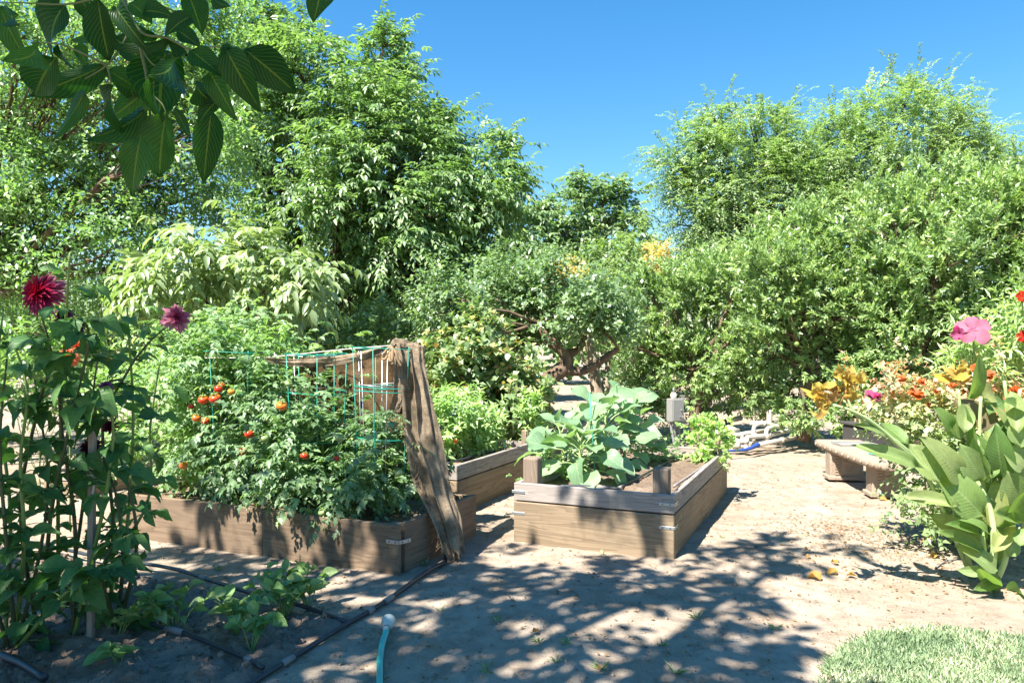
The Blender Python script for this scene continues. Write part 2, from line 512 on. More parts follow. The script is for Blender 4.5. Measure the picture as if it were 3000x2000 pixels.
def crown_points(rng, lobes, dens, twigs, up=.25, shell=.5, fill=.25, min_z=.05):
    """twig starts and directions for a crown made of lobes (centre, radius[, squash])"""
    B, T, cl = [], [], []
    cc = np.mean([np.array(l[0]) for l in lobes], axis=0)
    for l in lobes:
        c = np.array(l[0]); r = l[1]; sq = l[2] if len(l) > 2 else 1.0
        n = max(5, int(dens * r * r))
        d = unit_rand(rng, n)
        rr = np.where(rng.rand(n) < fill, .2 + .6 * rng.rand(n), shell + (1.08 - shell) * rng.rand(n) ** .6) * (1 + .22 * rng.normal(size=n))
        q = c + d * (rr * r)[:, None] * np.array([1, 1, sq])
        q[:, 2] = np.maximum(q[:, 2], min_z + .1 * rng.rand(n))
        cl.append(q)
        rc = .16 + .20 * r
        m = twigs
        bb = np.repeat(q, m, 0) + unit_rand(rng, n * m) * (rc * rng.rand(n * m))[:, None]
        outw = nrmz(np.repeat(q, m, 0) - (c * .75 + cc * .25))
        tt = outw * .65 + unit_rand(rng, n * m) * .75 + Z * up
        B.append(bb); T.append(tt)
    return np.concatenate(B), np.concatenate(T), cl

def limb_path(rng, a, b, n=7, sag=.12):
    a = np.array(tuple(a), float); b = np.array(tuple(b), float)
    t = np.linspace(0, 1, n)[:, None]
    Ld = np.linalg.norm(b - a)
    mid = np.sin(np.pi * t) * (unit_rand(rng, 1) * sag * Ld * .6 + Z * sag * Ld * .3)
    wob = rng.normal(size=(n, 3)) * .02 * Ld * np.sin(np.pi * t)
    return a * (1 - t) + b * t + mid + wob

def make_tree(name, label, base, fork, lobes, style, ll, lw, leafm, bark, tpl='four', dens=30, twigs=6, tl=.3, trunk_r=.14,
              seed=1, droop=.25, up=.25, cat='tree', group=None, fill=.25, shell=.5, paint=None, twig_r=.006, trunks=None, z_min=.05, crown='crown', wisps=0):
    rng = np.random.RandomState(seed)
    base = Vector(base)
    root = thing(name, label, cat, base, group)
    B, T, cl = crown_points(rng, lobes, dens, twigs, up, shell, fill, z_min)
    if wisps:                                   # long shoots that break the outline
        wb, wt = [], []
        for l in lobes:
            d = unit_rand(rng, wisps); d[:, 2] = np.abs(d[:, 2]) * .6 + .1
            d = nrmz(d)
            q = np.array(l[0]) + d * l[1] * .95
            for s_ in (0, .28, .56):
                wb.append(q + d * s_ * (.5 + .5 * l[1])); wt.append(d + unit_rand(rng, wisps) * .35 + Z * .2)
        B = np.concatenate([B] + wb); T = np.concatenate([T] + wt)
    L = tl * (.7 + .6 * rng.rand(len(B)))
    pos, d, n, LL, WW, rnd = sprays(rng, B, T, L, style, ll, lw, droop)
    if paint is not None: rnd = paint(rng, pos, rnd)
    v, f, k = leaves_np(tpl, pos, d, n, LL, WW)
    o = link(crown, mesh_np(crown, v, f, leafm, np.repeat(rnd, k)), root)
    o['kind'] = 'stuff'
    mb = MB()
    fork = np.array(tuple(fork), float)
    bz = np.array(tuple(base)) - np.array([0, 0, .08])
    if trunks is None:
        pth = limb_path(rng, bz, fork, 8, .06)
        mb.tube(pth, np.linspace(trunk_r * 1.25, trunk_r * .8, 8), 10)
        forks = [fork]
    else:
        forks = []
        for pts, r0, r1 in trunks:
            c_ = curve(pts, 14)
            mb.tube(c_, np.linspace(r0, r1, len(c_)), 9)
            forks.append(c_[-1])
    for l, q in zip(lobes, cl):
        c = np.array(l[0])
        fk = forks[int(np.argmin([np.linalg.norm(x - c) for x in forks]))]
        pth = limb_path(rng, fk, c, 7, .1)
        mb.tube(pth, np.linspace(trunk_r * (.5 if trunks is None else .35), trunk_r * .14, 7), 6)
        for j in range(len(q)):
            if j % 3: continue
            st = pth[rng.randint(3, 7)]
            mb.tube(limb_path(rng, st, q[j], 4, .08), np.linspace(trunk_r * .12 + twig_r, twig_r * .6, 4), 4, False)
    mb.build('trunk', bark, root, True)
    return root

# leaf colours
M['walnut'] = leaf_mat('walnut_leaf', [(0, (.026, .070, .017)), (.45, (.062, .135, .026)), (.8, (.115, .20, .042)), (1, (.18, .26, .075))], .36, .42)
M['walnut_far'] = leaf_mat('far_walnut_leaf', [(0, (.040, .09, .028)), (.5, (.085, .155, .045)), (1, (.17, .24, .09))], .35, .42)
M['walnut_pale'] = leaf_mat('pale_walnut_leaf', [(0, (.065, .115, .032)), (.45, (.115, .17, .05)), (.85, (.17, .22, .08)), (1, (.25, .28, .14))], .32, .34)
M['plum'] = leaf_mat('plum_leaf', [(0, (.030, .085, .022)), (.5, (.070, .15, .032)), (.85, (.13, .23, .045)), (1, (.22, .30, .09))], .40, .38)
M['apricot'] = leaf_mat('apricot_leaf', [(0, (.035, .085, .028)), (.5, (.075, .145, .042)), (.9, (.13, .20, .065)), (1, (.22, .28, .13))], .32, .36)
M['citrus'] = leaf_mat('citrus_leaf', [(0, (.045, .10, .016)), (.5, (.10, .18, .028)), (.85, (.17, .25, .045)), (1, (.28, .33, .10))], .28, .33)
M['elm'] = leaf_mat('fine_leaf', [(0, (.040, .095, .030)), (.5, (.105, .175, .045)), (.85, (.17, .245, .06)), (1, (.25, .31, .10))], .38, .45)
M['yellowing'] = leaf_mat('yellowing_leaf', [(0, (.06, .12, .022)), (.5, (.11, .18, .03)), (.72, (.22, .23, .04)), (.86, (.42, .24, .04)), (1, (.48, .20, .03))], .36, .45)
M['bramble'] = leaf_mat('bramble_leaf', [(0, (.04, .09, .025)), (.45, (.10, .165, .04)), (.66, (.19, .22, .06)), (.84, (.36, .26, .06)), (1, (.34, .14, .04))], .32, .45)
M['hedge'] = leaf_mat('far_hedge_leaf', [(0, (.06, .12, .04)), (.6, (.12, .20, .06)), (1, (.20, .28, .10))], .3, .5)

# ------------------------------------------------------------------ ground
def axis(segs):
    o = []
    for a, b, s in segs:
        o.append(np.arange(a, b, s))
    o.append([segs[-1][1]])
    return np.concatenate(o)
gx = axis([(-160, -40, 20), (-40, -12, 2.0), (-12, -4.6, .2), (-4.6, 5.2, .040), (5.2, 12, .2), (12, 40, 2.0), (40, 160, 20)])
gy = axis([(-60, -4, 4), (-4, 2.4, .2), (2.4, 9.0, .040), (9.0, 16, .1), (16, 40, 1.0), (40, 300, 20)])
XX, YY = np.meshgrid(gx, gy)
ZZ = ground_z(XX, YY) + .004 * fbm(XX * 34, YY * 34, 2) * (np.abs(XX) < 5.3) * (YY < 9.2)
nx, ny = len(gx), len(gy)
idx = (np.arange(ny - 1)[:, None] * nx + np.arange(nx - 1)[None, :]).ravel()
tri = np.concatenate([np.stack([idx, idx + 1, idx + nx + 1], -1), np.stack([idx, idx + nx + 1, idx + nx], -1)])
gnd = link('ground', mesh_np('ground', np.stack([XX.ravel(), YY.ravel(), ZZ.ravel()], -1), tri, M['dirt'], smooth=True))
tag(gnd, kind='structure')

# loose dug soil in the near left corner, its edge sinking into the ground
def line_dist(x, y, a, b):       # signed distance, positive to the left of a->b
    dx, dy = b[0] - a[0], b[1] - a[1]; l = math.hypot(dx, dy)
    return ((x - a[0]) * -dy + (y - a[1]) * dx) / l
pa, pb = G(700, 2000), G(1290, 1662)
pc, pd = G(0, 1590), G(1010, 1815)
sx = np.arange(-4.8, -.25, .02); sy = np.arange(2.6, 6.1, .02)
SX, SY = np.meshgrid(sx, sy)
d1 = line_dist(SX, SY, pa, pb); d2 = -line_dist(SX, SY, pc, pd)
dd_ = np.minimum(d1, d2) + .05 * fbm(SX * 4, SY * 4, 2)
hgt = np.clip(dd_ / .12, -1, 1)
clod = .04 + fbm(SX * 6, SY * 6, 5) * .065 + .05 * fbm(SX * 2.2, SY * 2.2, 2) + .05 * fbm(SX * 19, SY * 19, 4) - .03 * np.abs(fbm(SX * 11, SY * 11, 3))
SZ = ground_z(SX, SY) + np.where(hgt > 0, .012 + clod * hgt, -.12 * (-hgt) + .012)
nx, ny = len(sx), len(sy)
idx = (np.arange(ny - 1)[:, None] * nx + np.arange(nx - 1)[None, :])
keep = (hgt > -.6)[:-1, :-1]
idx = idx[keep].ravel()
tri = np.concatenate([np.stack([idx, idx + 1, idx + nx + 1], -1), np.stack([idx, idx + nx + 1, idx + nx], -1)])
so = link('soil', mesh_np('soil', np.stack([SX.ravel(), SY.ravel(), SZ.ravel()], -1), tri, M['soil'], smooth=True))
tag(so, kind='structure')

# broken clods on the dug soil: nobody could count them
_r = np.random.RandomState(19)
ci = _r.choice(np.flatnonzero((hgt > .5).ravel()), 7000)
cs = .004 + .020 * _r.rand(7000) ** 4
oc0 = np.array([[1,0,0],[-1,0,0],[0,1,0],[0,-1,0],[0,0,1],[0,0,-1.0]]); of0 = np.array([[0,2,4],[2,1,4],[1,3,4],[3,0,4],[2,0,5],[1,2,5],[3,1,5],[0,3,5]])
cp = np.stack([SX.ravel()[ci], SY.ravel()[ci], SZ.ravel()[ci]], -1) + _r.normal(size=(7000, 3)) * np.array([.008, .008, 0])
cv = oc0[None] * (cs[:, None, None] * (.5 + .9 * _r.rand(7000, 6, 1))) + cp[:, None, :] + _r.normal(size=(7000, 6, 3)) * (cs * .25)[:, None, None]
o = link('soil_clods', mesh_np('soil_clods', cv.reshape(-1, 3), (of0[None] + (np.arange(7000) * 6)[:, None, None]).reshape(-1, 3), M['soil']))
tag(o, 'crumbly clods of dug soil in the near left corner', 'soil', kind='stuff')

# ------------------------------------------------------------------ trees
def LB(D, lst, dd=.5, seed=0):
    """lobes from viewing-pixel circles at about distance D, staggered in depth"""
    r_ = np.random.RandomState(seed + 5)
    px = F / 1.27551
    o = []
    for q in lst:
        x, y, r = q[:3]
        D2 = D + (q[3] if len(q) > 3 else r_.uniform(-dd, dd))
        o.append((Pv(x, y, D2), r * D2 / px))
    return o

# the large walnut left of the middle
make_tree('walnut_tree', 'tall broad walnut tree with dark trunk behind the tomato bed', Pv(765, 1010, 14.0) * 1.0 + Vector((0, 0, -.35)), Pv(745, 760, 14.0),
  LB(14.0, [(640,110,85,.3),(700,190,110,-.4),(880,170,75,.2),(905,260,90,-.5),(800,310,110,-.9),(640,330,130,.2),(930,370,110,-.6),(1010,350,75,.4),
            (1035,440,95,-.6),(1120,420,70,.1),(1165,440,45,-.4),(1060,540,105,-.3),(930,500,120,-1.2),(780,450,110,-1.3),(640,520,110,-.2),(1000,640,100,.4),
            (860,620,110,-.2),(730,640,110,1.2),(880,730,95,.8),(560,200,110,.6),(640,60,45,0),(880,105,35,0),(1010,280,40,.3),(1140,340,35,.2),(1080,640,70,1.0),(700,720,110,1.4),(600,680,110,1.6)], .5),
  'walnut', .115, .046, M['walnut'], M['bark_dark'], 'four', 82, 11, .30, .17, 3, .3, .2, wisps=4)

# small-leaved plum trees filling the left
make_tree('plum_tree', 'dense small-leaved fruit tree filling the upper left corner', Pv(-170, 1050, 9.8) + Vector((0, 0, -.2)), Pv(-60, 700, 9.6),
  LB(9.6, [(40,90,130),(200,60,130),(350,100,120),(60,280,130),(210,230,130),(360,260,120),(470,190,95),(480,330,90),(40,460,120),(190,430,130),(330,430,120),(440,450,90),
           (60,620,110),(210,600,110),(330,620,90),(-60,200,130),(-60,420,130),(480,60,80),(-50,600,120)], .9, 2),
  'alternate', .072, .038, M['plum'], M['bark_brown'], 'four', 105, 9, .34, .10, 5, .15, .25, wisps=3)
make_tree('plum_tree', 'shaded fruit tree low at the left edge behind the tall dahlias', Pv(330, 1000, 11.5) + Vector((0, 0, -.1)), Pv(330, 860, 11.5),
  LB(11.5, [(40,760,110),(180,770,110),(330,730,110),(450,720,100),(560,700,90),(100,850,80),(250,850,80),(390,820,80),(520,800,80),(-60,760,120),(640,770,80)], .9, 3),
  'alternate', .095, .05, M['plum'], M['bark_dark'], 'four', 55, 7, .34, .10, 6, .15, .2)
# pale walnut boughs that hang over the tomatoes
make_tree('young_walnut_tree', 'young walnut tree with pale drooping boughs above the left of the tomato bed', Pv(470, 1010, 9.2) + Vector((0, 0, -.15)), Pv(500, 760, 9.0),
  LB(8.6, [(430,600,50),(500,575,52),(570,600,55),(640,630,48),(540,655,55),(470,670,50),(610,690,45),(680,670,32),(390,640,42),(590,560,28),(340,650,36),(650,725,30),(500,715,42),(690,640,25)], .7, 4),
  'walnut', .125, .050, M['walnut_pale'], M['bark_brown'], 'eight', 95, 7, .32, .045, 8, .42, .12, wisps=2)
# low apricot with leaning forked trunks
b0 = Pv(1250, 950, 11.0); b0.z = 0
make_tree('apricot_tree', 'low spreading apricot tree on leaning forked trunks behind the collards', b0, Pv(1250, 800, 11.0),
  LB(11.2, [(960,720,55),(1030,690,75),(1110,680,75),(1200,690,80),(1290,690,80),(1370,700,80),(1080,740,60),(1180,750,60),(1280,735,40),(1370,740,45),(1420,740,45),(1000,770,45),(1100,780,40),(1240,720,45),
            (1150,640,60),(1260,650,60)], .8, 5),
  'alternate', .068, .050, M['apricot'], M['bark_brown'], 'four', 125, 9, .30, .075, 9, .12, .25, z_min=1.75, trunks=[
    ([Pv(1248,960,11.0), Pv(1243,900,11.0), Pv(1262,868,11.0), Pv(1300,845,11.0), Pv(1298,812,11.0), Pv(1262,778,11.0), Pv(1235,745,11.0)], .14, .07),
    ([Pv(1262,868,11.0), Pv(1236,880,11.1), Pv(1225,850,11.2), Pv(1205,800,11.3)], .08, .04),
    ([Pv(1296,850,11.0), Pv(1340,852,10.9), Pv(1385,825,10.8), Pv(1420,800,10.7)], .075, .04),
    ([Pv(1298,812,11.0), Pv(1330,800,11.2), Pv(1345,760,11.3)], .06, .035)])
# pale trunk group behind it
b1 = Pv(1372, 915, 14.0); b1.z = 0
make_tree('pale_trunk_tree', 'fruit tree with several pale smooth trunks behind the apricot', b1, Pv(1365, 830, 14.0),
  LB(14.4, [(1290,720,55),(1350,730,55),(1420,720,50),(1460,740,40)], .5, 6),
  'alternate', .09, .06, M['apricot'], M['bark_pale'], 'four', 55, 7, .32, .07, 10, .12, .25, trunks=[
    ([Pv(1378,925,14.0), Pv(1368,880,14.0), Pv(1362,830,14.0), Pv(1352,780,14.0)], .13, .08),
    ([Pv(1384,925,14.0), Pv(1394,870,14.1), Pv(1398,830,14.2), Pv(1390,780,14.2)], .09, .06),
    ([Pv(1362,842,14.0), Pv(1340,825,14.0), Pv(1330,795,14.0)], .05, .03)])
# split grey trunk prop between them
# yellowing tree
def paint_y(rng, p, r):
    c1 = np.array(Pv(1300, 640, 16.4)); c2 = np.array(Pv(1512, 590, 16.6))
    s = np.minimum(np.linalg.norm((p - c1) * np.array([1, .4, 1]), axis=1) / .55, np.linalg.norm((p - c2) * np.array([1, .4, 1]), axis=1) / .45)
    return np.clip(np.where(s < 1, .78 + .22 * rng.rand(len(p)), r * .62 + .25 * (rng.rand(len(p)) < .06)), 0, 1)
make_tree('yellowing_tree', 'small tree with orange and yellow turning leaves in the middle distance', Vector((-.55 * 0 - .3, 17.2, 0)), Pv(1390, 740, 17.0),
  LB(17.0, [(1310,640,52),(1380,620,55),(1450,610,58),(1500,610,45),(1350,680,50),(1420,670,55),(1490,660,45),(1275,660,30)], .5, 7),
  'alternate', .10, .062, M['yellowing'], M['bark_brown'], 'four', 66, 8, .30, .07, 12, .12, .3, paint=paint_y)
# far walnut
make_tree('far_walnut_tree', 'distant walnut tree with pointed top shoots against the sky in the middle', Vector((-1.6, 22.5, 0)), Pv(1340, 640, 22),
  LB(22.0, [(1350,500,62),(1290,520,50),(1400,500,50),(1440,540,48),(1340,450,22),(1335,425,14),(1385,455,20),(1430,470,28),(1245,540,45),(1330,580,70),(1420,590,55),(1270,470,20),(1265,498,26),(1480,570,28),(1250,590,60)], .6, 8),
  'walnut', .175, .075, M['walnut_far'], M['bark_dark'], 'four', 30, 8, .40, .16, 14, .3, .2, wisps=4)
make_tree('far_walnut_tree', 'distant rounded walnut tree just right of the tall one', Vector((-3.0, 21, 0)), Pv(1180, 680, 21),
  LB(21.0, [(1190,550,50),(1200,505,22),(1160,600,55),(1210,610,55),(1230,660,55),(1150,650,50),(1110,640,50),(1180,680,60)], .6, 9),
  'walnut', .175, .075, M['walnut_far'], M['bark_dark'], 'four', 30, 8, .40, .14, 15, .3, .2, wisps=3)
make_tree('far_tree', 'hazy distant tree peeping between the lacy tree and the orange trees', Vector((3.4, 26, 0)), Pv(1610, 680, 26),
  LB(26.0, [(1600,590,42),(1630,560,34),(1590,640,50),(1650,620,45),(1560,660,45)], .6, 10),
  'alternate', .16, .09, M['walnut_far'], M['bark_dark'], 'four', 24, 7, .45, .12, 16, .15, .25, wisps=2)
# two lacy elms
make_tree('lacy_elm_tree', 'lacy drooping elm with a ragged left edge above the orange trees', Vector((4.6, 18.0, 0)), Pv(1700, 620, 18),
  LB(18.0, [(1650,352,75),(1740,322,75),(1800,352,65),(1610,322,45),(1600,402,70),(1680,422,95),(1770,422,95),(1590,472,60),(1660,512,80),(1750,512,90),(1690,582,65),(1560,372,38),(1580,542,35),(1640,272,30),(1840,442,75),(1740,592,60),(1660,612,40),(1790,292,30)], .7, 11),
  'lacy', .075, .034, M['elm'], M['bark_dark'], 'two', 52, 11, .62, .14, 17, .42, .2, fill=.3, wisps=4, shell=.55)
make_tree('lacy_elm_tree', 'larger and taller lacy elm, the right one of the two', Vector((8.4, 18.6, 0)), Pv(2040, 560, 18.6),
  LB(18.6, [(1900,342,75),(1980,292,75),(2070,262,70),(2150,252,55),(2180,332,75),(2250,342,50),(2230,392,60),(1960,402,95),(2070,372,95),(2160,422,80),(1900,452,90),(2010,492,95),(2110,492,90),(1840,362,55),(2210,272,35),(2290,352,25),(2280,432,45),(2340,462,55),(2250,492,60)], .7, 12),
  'lacy', .075, .034, M['elm'], M['bark_dark'], 'two', 52, 11, .62, .15, 18, .38, .22, fill=.3, wisps=4, shell=.55)
# orange trees
oranges = []
CIT = dict(style='rosette', ll=.088, lw=.034, leafm=M['citrus'], bark=M['bark_brown'], tpl='four')
make_tree('orange_tree', 'orange tree clipped into a hedge behind the grey switch box', Pv(1600, 950, 12.6) + Vector((0, 0, -.45)), Pv(1600, 850, 12.6),
  LB(12.6, [(1480,700,50),(1540,680,65),(1620,650,70),(1700,640,70),(1480,770,60),(1560,770,80),(1660,750,85),(1500,850,60),(1590,850,75),(1690,850,80),(1470,640,30),(1540,910,45),(1640,915,50),(1740,720,60),(1730,910,40),(1450,800,28)], .5, 13),
  dens=120, twigs=9, tl=.18, trunk_r=.10, seed=21, up=.45, **CIT)
make_tree('orange_tree', 'orange tree in the middle of the hedge above the plastic pipes', Pv(1840, 955, 11.3) + Vector((0, 0, -.3)), Pv(1850, 850, 11.3),
  LB(11.3, [(1780,620,75),(1860,570,80),(1940,560,75),(1800,710,85),(1900,660,95),(1980,680,80),(1830,800,85),(1920,780,95),(1800,890,60),(1870,900,65),(1950,890,65),(1760,800,60),(1760,560,35),(1990,800,60),(1850,960,32)], .5, 14),
  dens=120, twigs=9, tl=.18, trunk_r=.11, seed=22, up=.45, **CIT)
make_tree('orange_tree', 'tallest orange tree at the right behind the stone bench', Pv(2110, 1000, 10.4) + Vector((0, 0, -.1)), Pv(2110, 830, 10.4),
  LB(10.4, [(2040,520,85),(2130,480,80),(2220,470,85),(2060,620,100),(2170,590,100),(2050,730,90),(2160,720,100),(2070,830,75),(2160,830,75),(2230,760,80),(2010,900,50),(2100,900,45),(1960,960,35)], .5, 15),
  dens=120, twigs=9, tl=.18, trunk_r=.11, seed=23, up=.45, **CIT)
make_tree('orange_tree', 'orange tree cut off by the right edge of the view', Pv(2330, 1000, 10.0) + Vector((0, 0, -.1)), Pv(2330, 830, 10.0),
  LB(10.0, [(2290,490,85),(2370,470,90),(2280,600,95),(2370,600,100),(2300,720,95),(2390,720,100),(2300,830,80),(2390,840,90),(2450,550,110),(2470,700,110)], .5, 16),
  dens=120, twigs=9, tl=.18, trunk_r=.11, seed=24, up=.45, **CIT)
# bramble
def paint_b(rng, p, r):
    h = np.clip((p[:, 2] - .2) / 1.5, 0, 1)
    return np.clip(r * .55 + .5 * (rng.rand(len(p)) < .06 + .12 * h) + .05, 0, 1)
make_tree('bramble_bush', 'domed bramble bush with yellowing leaves behind the planked bed', Pv(1100, 1000, 9.9) + Vector((0, 0, 0)), Pv(1100, 900, 9.8),
  LB(9.8, [(1090,800,58),(1030,840,58),(1150,840,58),(1020,900,58),(1090,890,75),(1170,900,60),(1190,950,42),(1120,960,62),(1050,960,60),(1000,960,45),(1205,880,30),(1090,755,26),(1180,985,35)], .35, 17),
  'alternate', .088, .072, M['bramble'], M['bark_brown'], 'four', 150, 8, .20, .03, 25, .15, .3, cat='bush', paint=paint_b, shell=.75)
# far hedge along the road
rng = np.random.RandomState(31)
n = 22000
ha = rng.uniform(-1.75, 1.75, n); hr = rng.uniform(30, 34, n)
hx = np.sin(ha) * hr; hy = np.cos(ha) * hr
hz = rng.rand(n) ** .75 * (3.4 + .9 * np.sin(ha * 17) + .7 * np.sin(ha * 41 + 1) + .5 * rng.rand(n))
pos = np.stack([hx, hy, hz], -1)
v, f, k = leaves_np('two', pos, unit_rand(rng, n) + Z * .2, unit_rand(rng, n) * .6 + Z - np.stack([np.sin(ha), np.cos(ha), ha * 0], -1) * .6, np.full(n, .55), np.full(n, .34))
o = link('far_hedge', mesh_np('far_hedge', v, f, M['hedge'], np.repeat(rng.rand(n), k)))
tag(o, 'far green hedge all along the back of the orchard', 'hedge', kind='stuff')
# walnut overhead: behind the camera, its boughs shade the foreground
make_tree('walnut_tree', 'walnut tree whose shady boughs hang over the near left of the garden', Vector((-6.0, -3.0, 0)), (-5.4, -2.6, 3.6),
  [(Vector(c) + Vector((-.47, -.50, 1.0)) * 1.3, r, .6) for c, r in [((-4.6,.2,4.8),1.0),((-3.6,.9,4.7),1.0),((-2.7,1.0,4.6),.95),((-1.7,1.2,4.7),.85),((-1.15,1.5,4.9),.55),((-3.4,-.3,5.2),1.0),((-2.2,.1,5.0),.95),((-1.2,.3,4.9),.75),
    ((-4.9,1.5,4.6),.8),((-3.9,2.1,4.6),.75),((-2.9,2.1,4.7),.75),((-1.9,2.1,4.9),.65),((-4.6,-1.5,5.4),1.1),((-5.6,-.4,5.0),1.1),((-5.3,2.6,4.5),.8),((-4.2,2.9,4.6),.6),((-3.3,2.9,4.8),.6),((-2.5,2.8,4.9),.5),((-.95,2.5,5.0),.42),((-.35,2.85,5.2),.34),((-1.32,2.98,5.0),.30)]],
  'walnut', .165, .078, M['walnut'], M['bark_dark'], 'eight', 22, 4, .36, .22, 41, .3, .1, fill=.5, z_min=4.6)
# ------------------------------------------------------------------ raised beds
def bevel_box(name, mat, lx, ly, lz, bev=.006, seg=1):
    bm = bmesh.new()
    bmesh.ops.create_cube(bm, size=1.0)
    for v in bm.verts:
        v.co = Vector((v.co.x * lx, v.co.y * ly, v.co.z * lz))
    bmesh.ops.bevel(bm, geom=list(bm.edges), offset=bev, segments=seg, affect='EDGES', profile=.5)
    me = bpy.data.meshes.new(name)
    bm.to_mesh(me); bm.free()
    me.materials.append(mat)
    return me
def board(name, mat, parent, a, b, z0, z1, th, bev=.005):
    """board whose outer lower edge runs a->b on the ground plane, thickness inwards (left of a->b)"""
    a = Vector((a[0], a[1], 0)); b = Vector((b[0], b[1], 0))
    d = (b - a); L = d.length; d.normalize()
    nrm_ = Vector((-d.y, d.x, 0))
    c = (a + b) / 2 + nrm_ * th / 2 + Vector((0, 0, (z0 + z1) / 2))
    o = bpy.data.objects.new(name, bevel_box(name, mat, L, th, z1 - z0, bev))
    C.objects.link(o); o.parent = parent
    o.location = c - Vector(parent.location)
    o.rotation_euler = (0, 0, math.atan2(d.y, d.x))
    return o
def bracket(parent, corner, d1, d2, z, out1, out2, l=.11, h=.022):
    """galvanised corner strap: two leaves along d1 and d2, standing 3 mm proud, with screw heads"""
    o = None
    for d, n in ((d1, out1), (d2, out2)):
        c = corner + d * (l / 2) + n * .0035
        me = bevel_box('bracket', M['galv'], l, .004, h, .001)
        p = bpy.data.objects.new('bracket', me); C.objects.link(p); p.parent = parent
        p.location = Vector((c.x, c.y, z)) - Vector(parent.location)
        p.rotation_euler = (0, 0, math.atan2(d.y, d.x))
        for t in (.25, .75):
            mb = MB()
            q = corner + d * (l * t) + n * .0055; q = Vector((q.x, q.y, z))
            mb.tube([q, q + n * .003], .005, 8)
            s_ = mb.build('screw', M['pipe'], None)
            s_.parent = p
            s_.matrix_parent_inverse = (Matrix.Translation(Vector((c.x, c.y, z))) @ Matrix.Rotation(math.atan2(d.y, d.x), 4, 'Z')).inverted()
def post_obj(parent, x, y, z0, z1, s1, s2, rot, rounded=.02):
    me = bevel_box('post', M['post'], z1 - z0, s1, s2, rounded, 2)
    o = bpy.data.objects.new('post', me); C.objects.link(o); o.parent = parent
    o.location = Vector((x, y, (z0 + z1) / 2)) - Vector(parent.location)
    o.rotation_euler = (Matrix.Rotation(rot, 4, 'Z') @ Matrix.Rotation(-math.pi / 2, 4, 'Y')).to_euler()
    return o
def bed_soil(parent, c0, e1, e2, L1, L2, z, seed=0):
    n1 = int(L1 / .025); n2 = int(L2 / .025)
    a, b = np.meshgrid(np.linspace(.03, L1 - .03, n1), np.linspace(.03, L2 - .03, n2))
    x = c0.x + e1.x * a + e2.x * b; y = c0.y + e1.y * a + e2.y * b
    zz = z + .05 * np.abs(fbm(x * 7 + seed, y * 7, 4)) + .03 * fbm(x * 2, y * 2 + seed, 2) + .02 * np.abs(fbm(x * 25, y * 25, 2))
    idx = (np.arange(n2 - 1)[:, None] * n1 + np.arange(n1 - 1)[None, :]).ravel()
    tri = np.concatenate([np.stack([idx, idx + 1, idx + n1 + 1], -1), np.stack([idx, idx + n1 + 1, idx + n1], -1)])
    if (e1.x * e2.y - e1.y * e2.x) < 0: tri = tri[:, ::-1]
    o = link('bed_soil', mesh_np('bed_soil', np.stack([x.ravel(), y.ravel(), zz.ravel()], -1), tri, M['soil2'], smooth=True), parent)
    return o
M['soil2'] = ground_mat('bed_soil', (.15, .108, .078), (.20, .15, .112), (.26, .20, .15), (.06, .04, .03), 1.6)
TH = .038
ANG = math.radians(24.0)
E1 = Vector((-math.cos(ANG), math.sin(ANG), 0))     # along a bed's front, to the left
E2 = Vector((math.sin(ANG), math.cos(ANG), 0))      # away from the camera

def two_course_bed(name, label, cr, W, L, z_seam, z_top, group, posts, front=True, post_top=.64, low_mat='plywood'):
    """cr = near right corner on the ground"""
    bed = thing(name, label, 'planter', cr, group)
    cl = cr + E1 * W; br = cr + E2 * L; bl = cl + E2 * L
    for (z0, z1, mat) in ((-.03, z_seam - .005, M[low_mat]), (z_seam + .005, z_top, M['plank'])):
        o_ = .0 if mat is M['plank'] else .003
        inn = E1 * TH
        board('board', mat, bed, cl - E2 * o_, cr - E2 * o_, z0, z1, TH)                       # front
        board('board', mat, bed, cr + E2 * (TH + .004), br + E2 * 0, z0, z1, TH)                # right
        board('board', mat, bed, br - E2 * 0 + E1 * (TH + .004), bl, z0, z1, TH)               # back
        board('board', mat, bed, bl - E2 * (TH + .004), cl + E2 * (TH + .004), z0, z1, TH)     # left
    for (a, b, top, w1, w2) in posts:
        q = cr + E1 * a + E2 * b
        post_obj(bed, q.x, q.y, .05, top, w1, w2, math.atan2(E2.y, E2.x), .016)
    bed_soil(bed, cr + E2 * .01, E1, E2, W, L, z_top - .10, hash(name) % 7)
    return bed, cl, br, bl

CR = Vector((1.175, 5.36, 0))
WR, LR = 1.27, 2.72
bedR, CLr, BRr, BLr = two_course_bed('raised_bed', 'grey-topped plywood raised bed of collards in the middle', CR, WR, LR, .312, .455, 'raised garden beds',
    [(.115, .115, .635, .12, .105), (WR - .115, .115, .65, .13, .115), (.10, LR - .11, .60, .09, .09), (WR - .10, LR - .11, .60, .09, .09)])
for z in (.385, .215):
    bracket(bedR, CR, E1, E2, z, -E2, -E1)
    q = CLr - E1 * .0
    c = CLr
    mb = None
    me = bevel_box('bracket', M['galv'], .11, .004, .022, .001)
    p = bpy.data.objects.new('bracket', me); C.objects.link(p); p.parent = bedR
    cc = CLr - E1 * .04 - E2 * .0035
    p.location = Vector((cc.x, cc.y, z)) - Vector(bedR.location); p.rotation_euler = (0, 0, math.atan2(E1.y, E1.x))

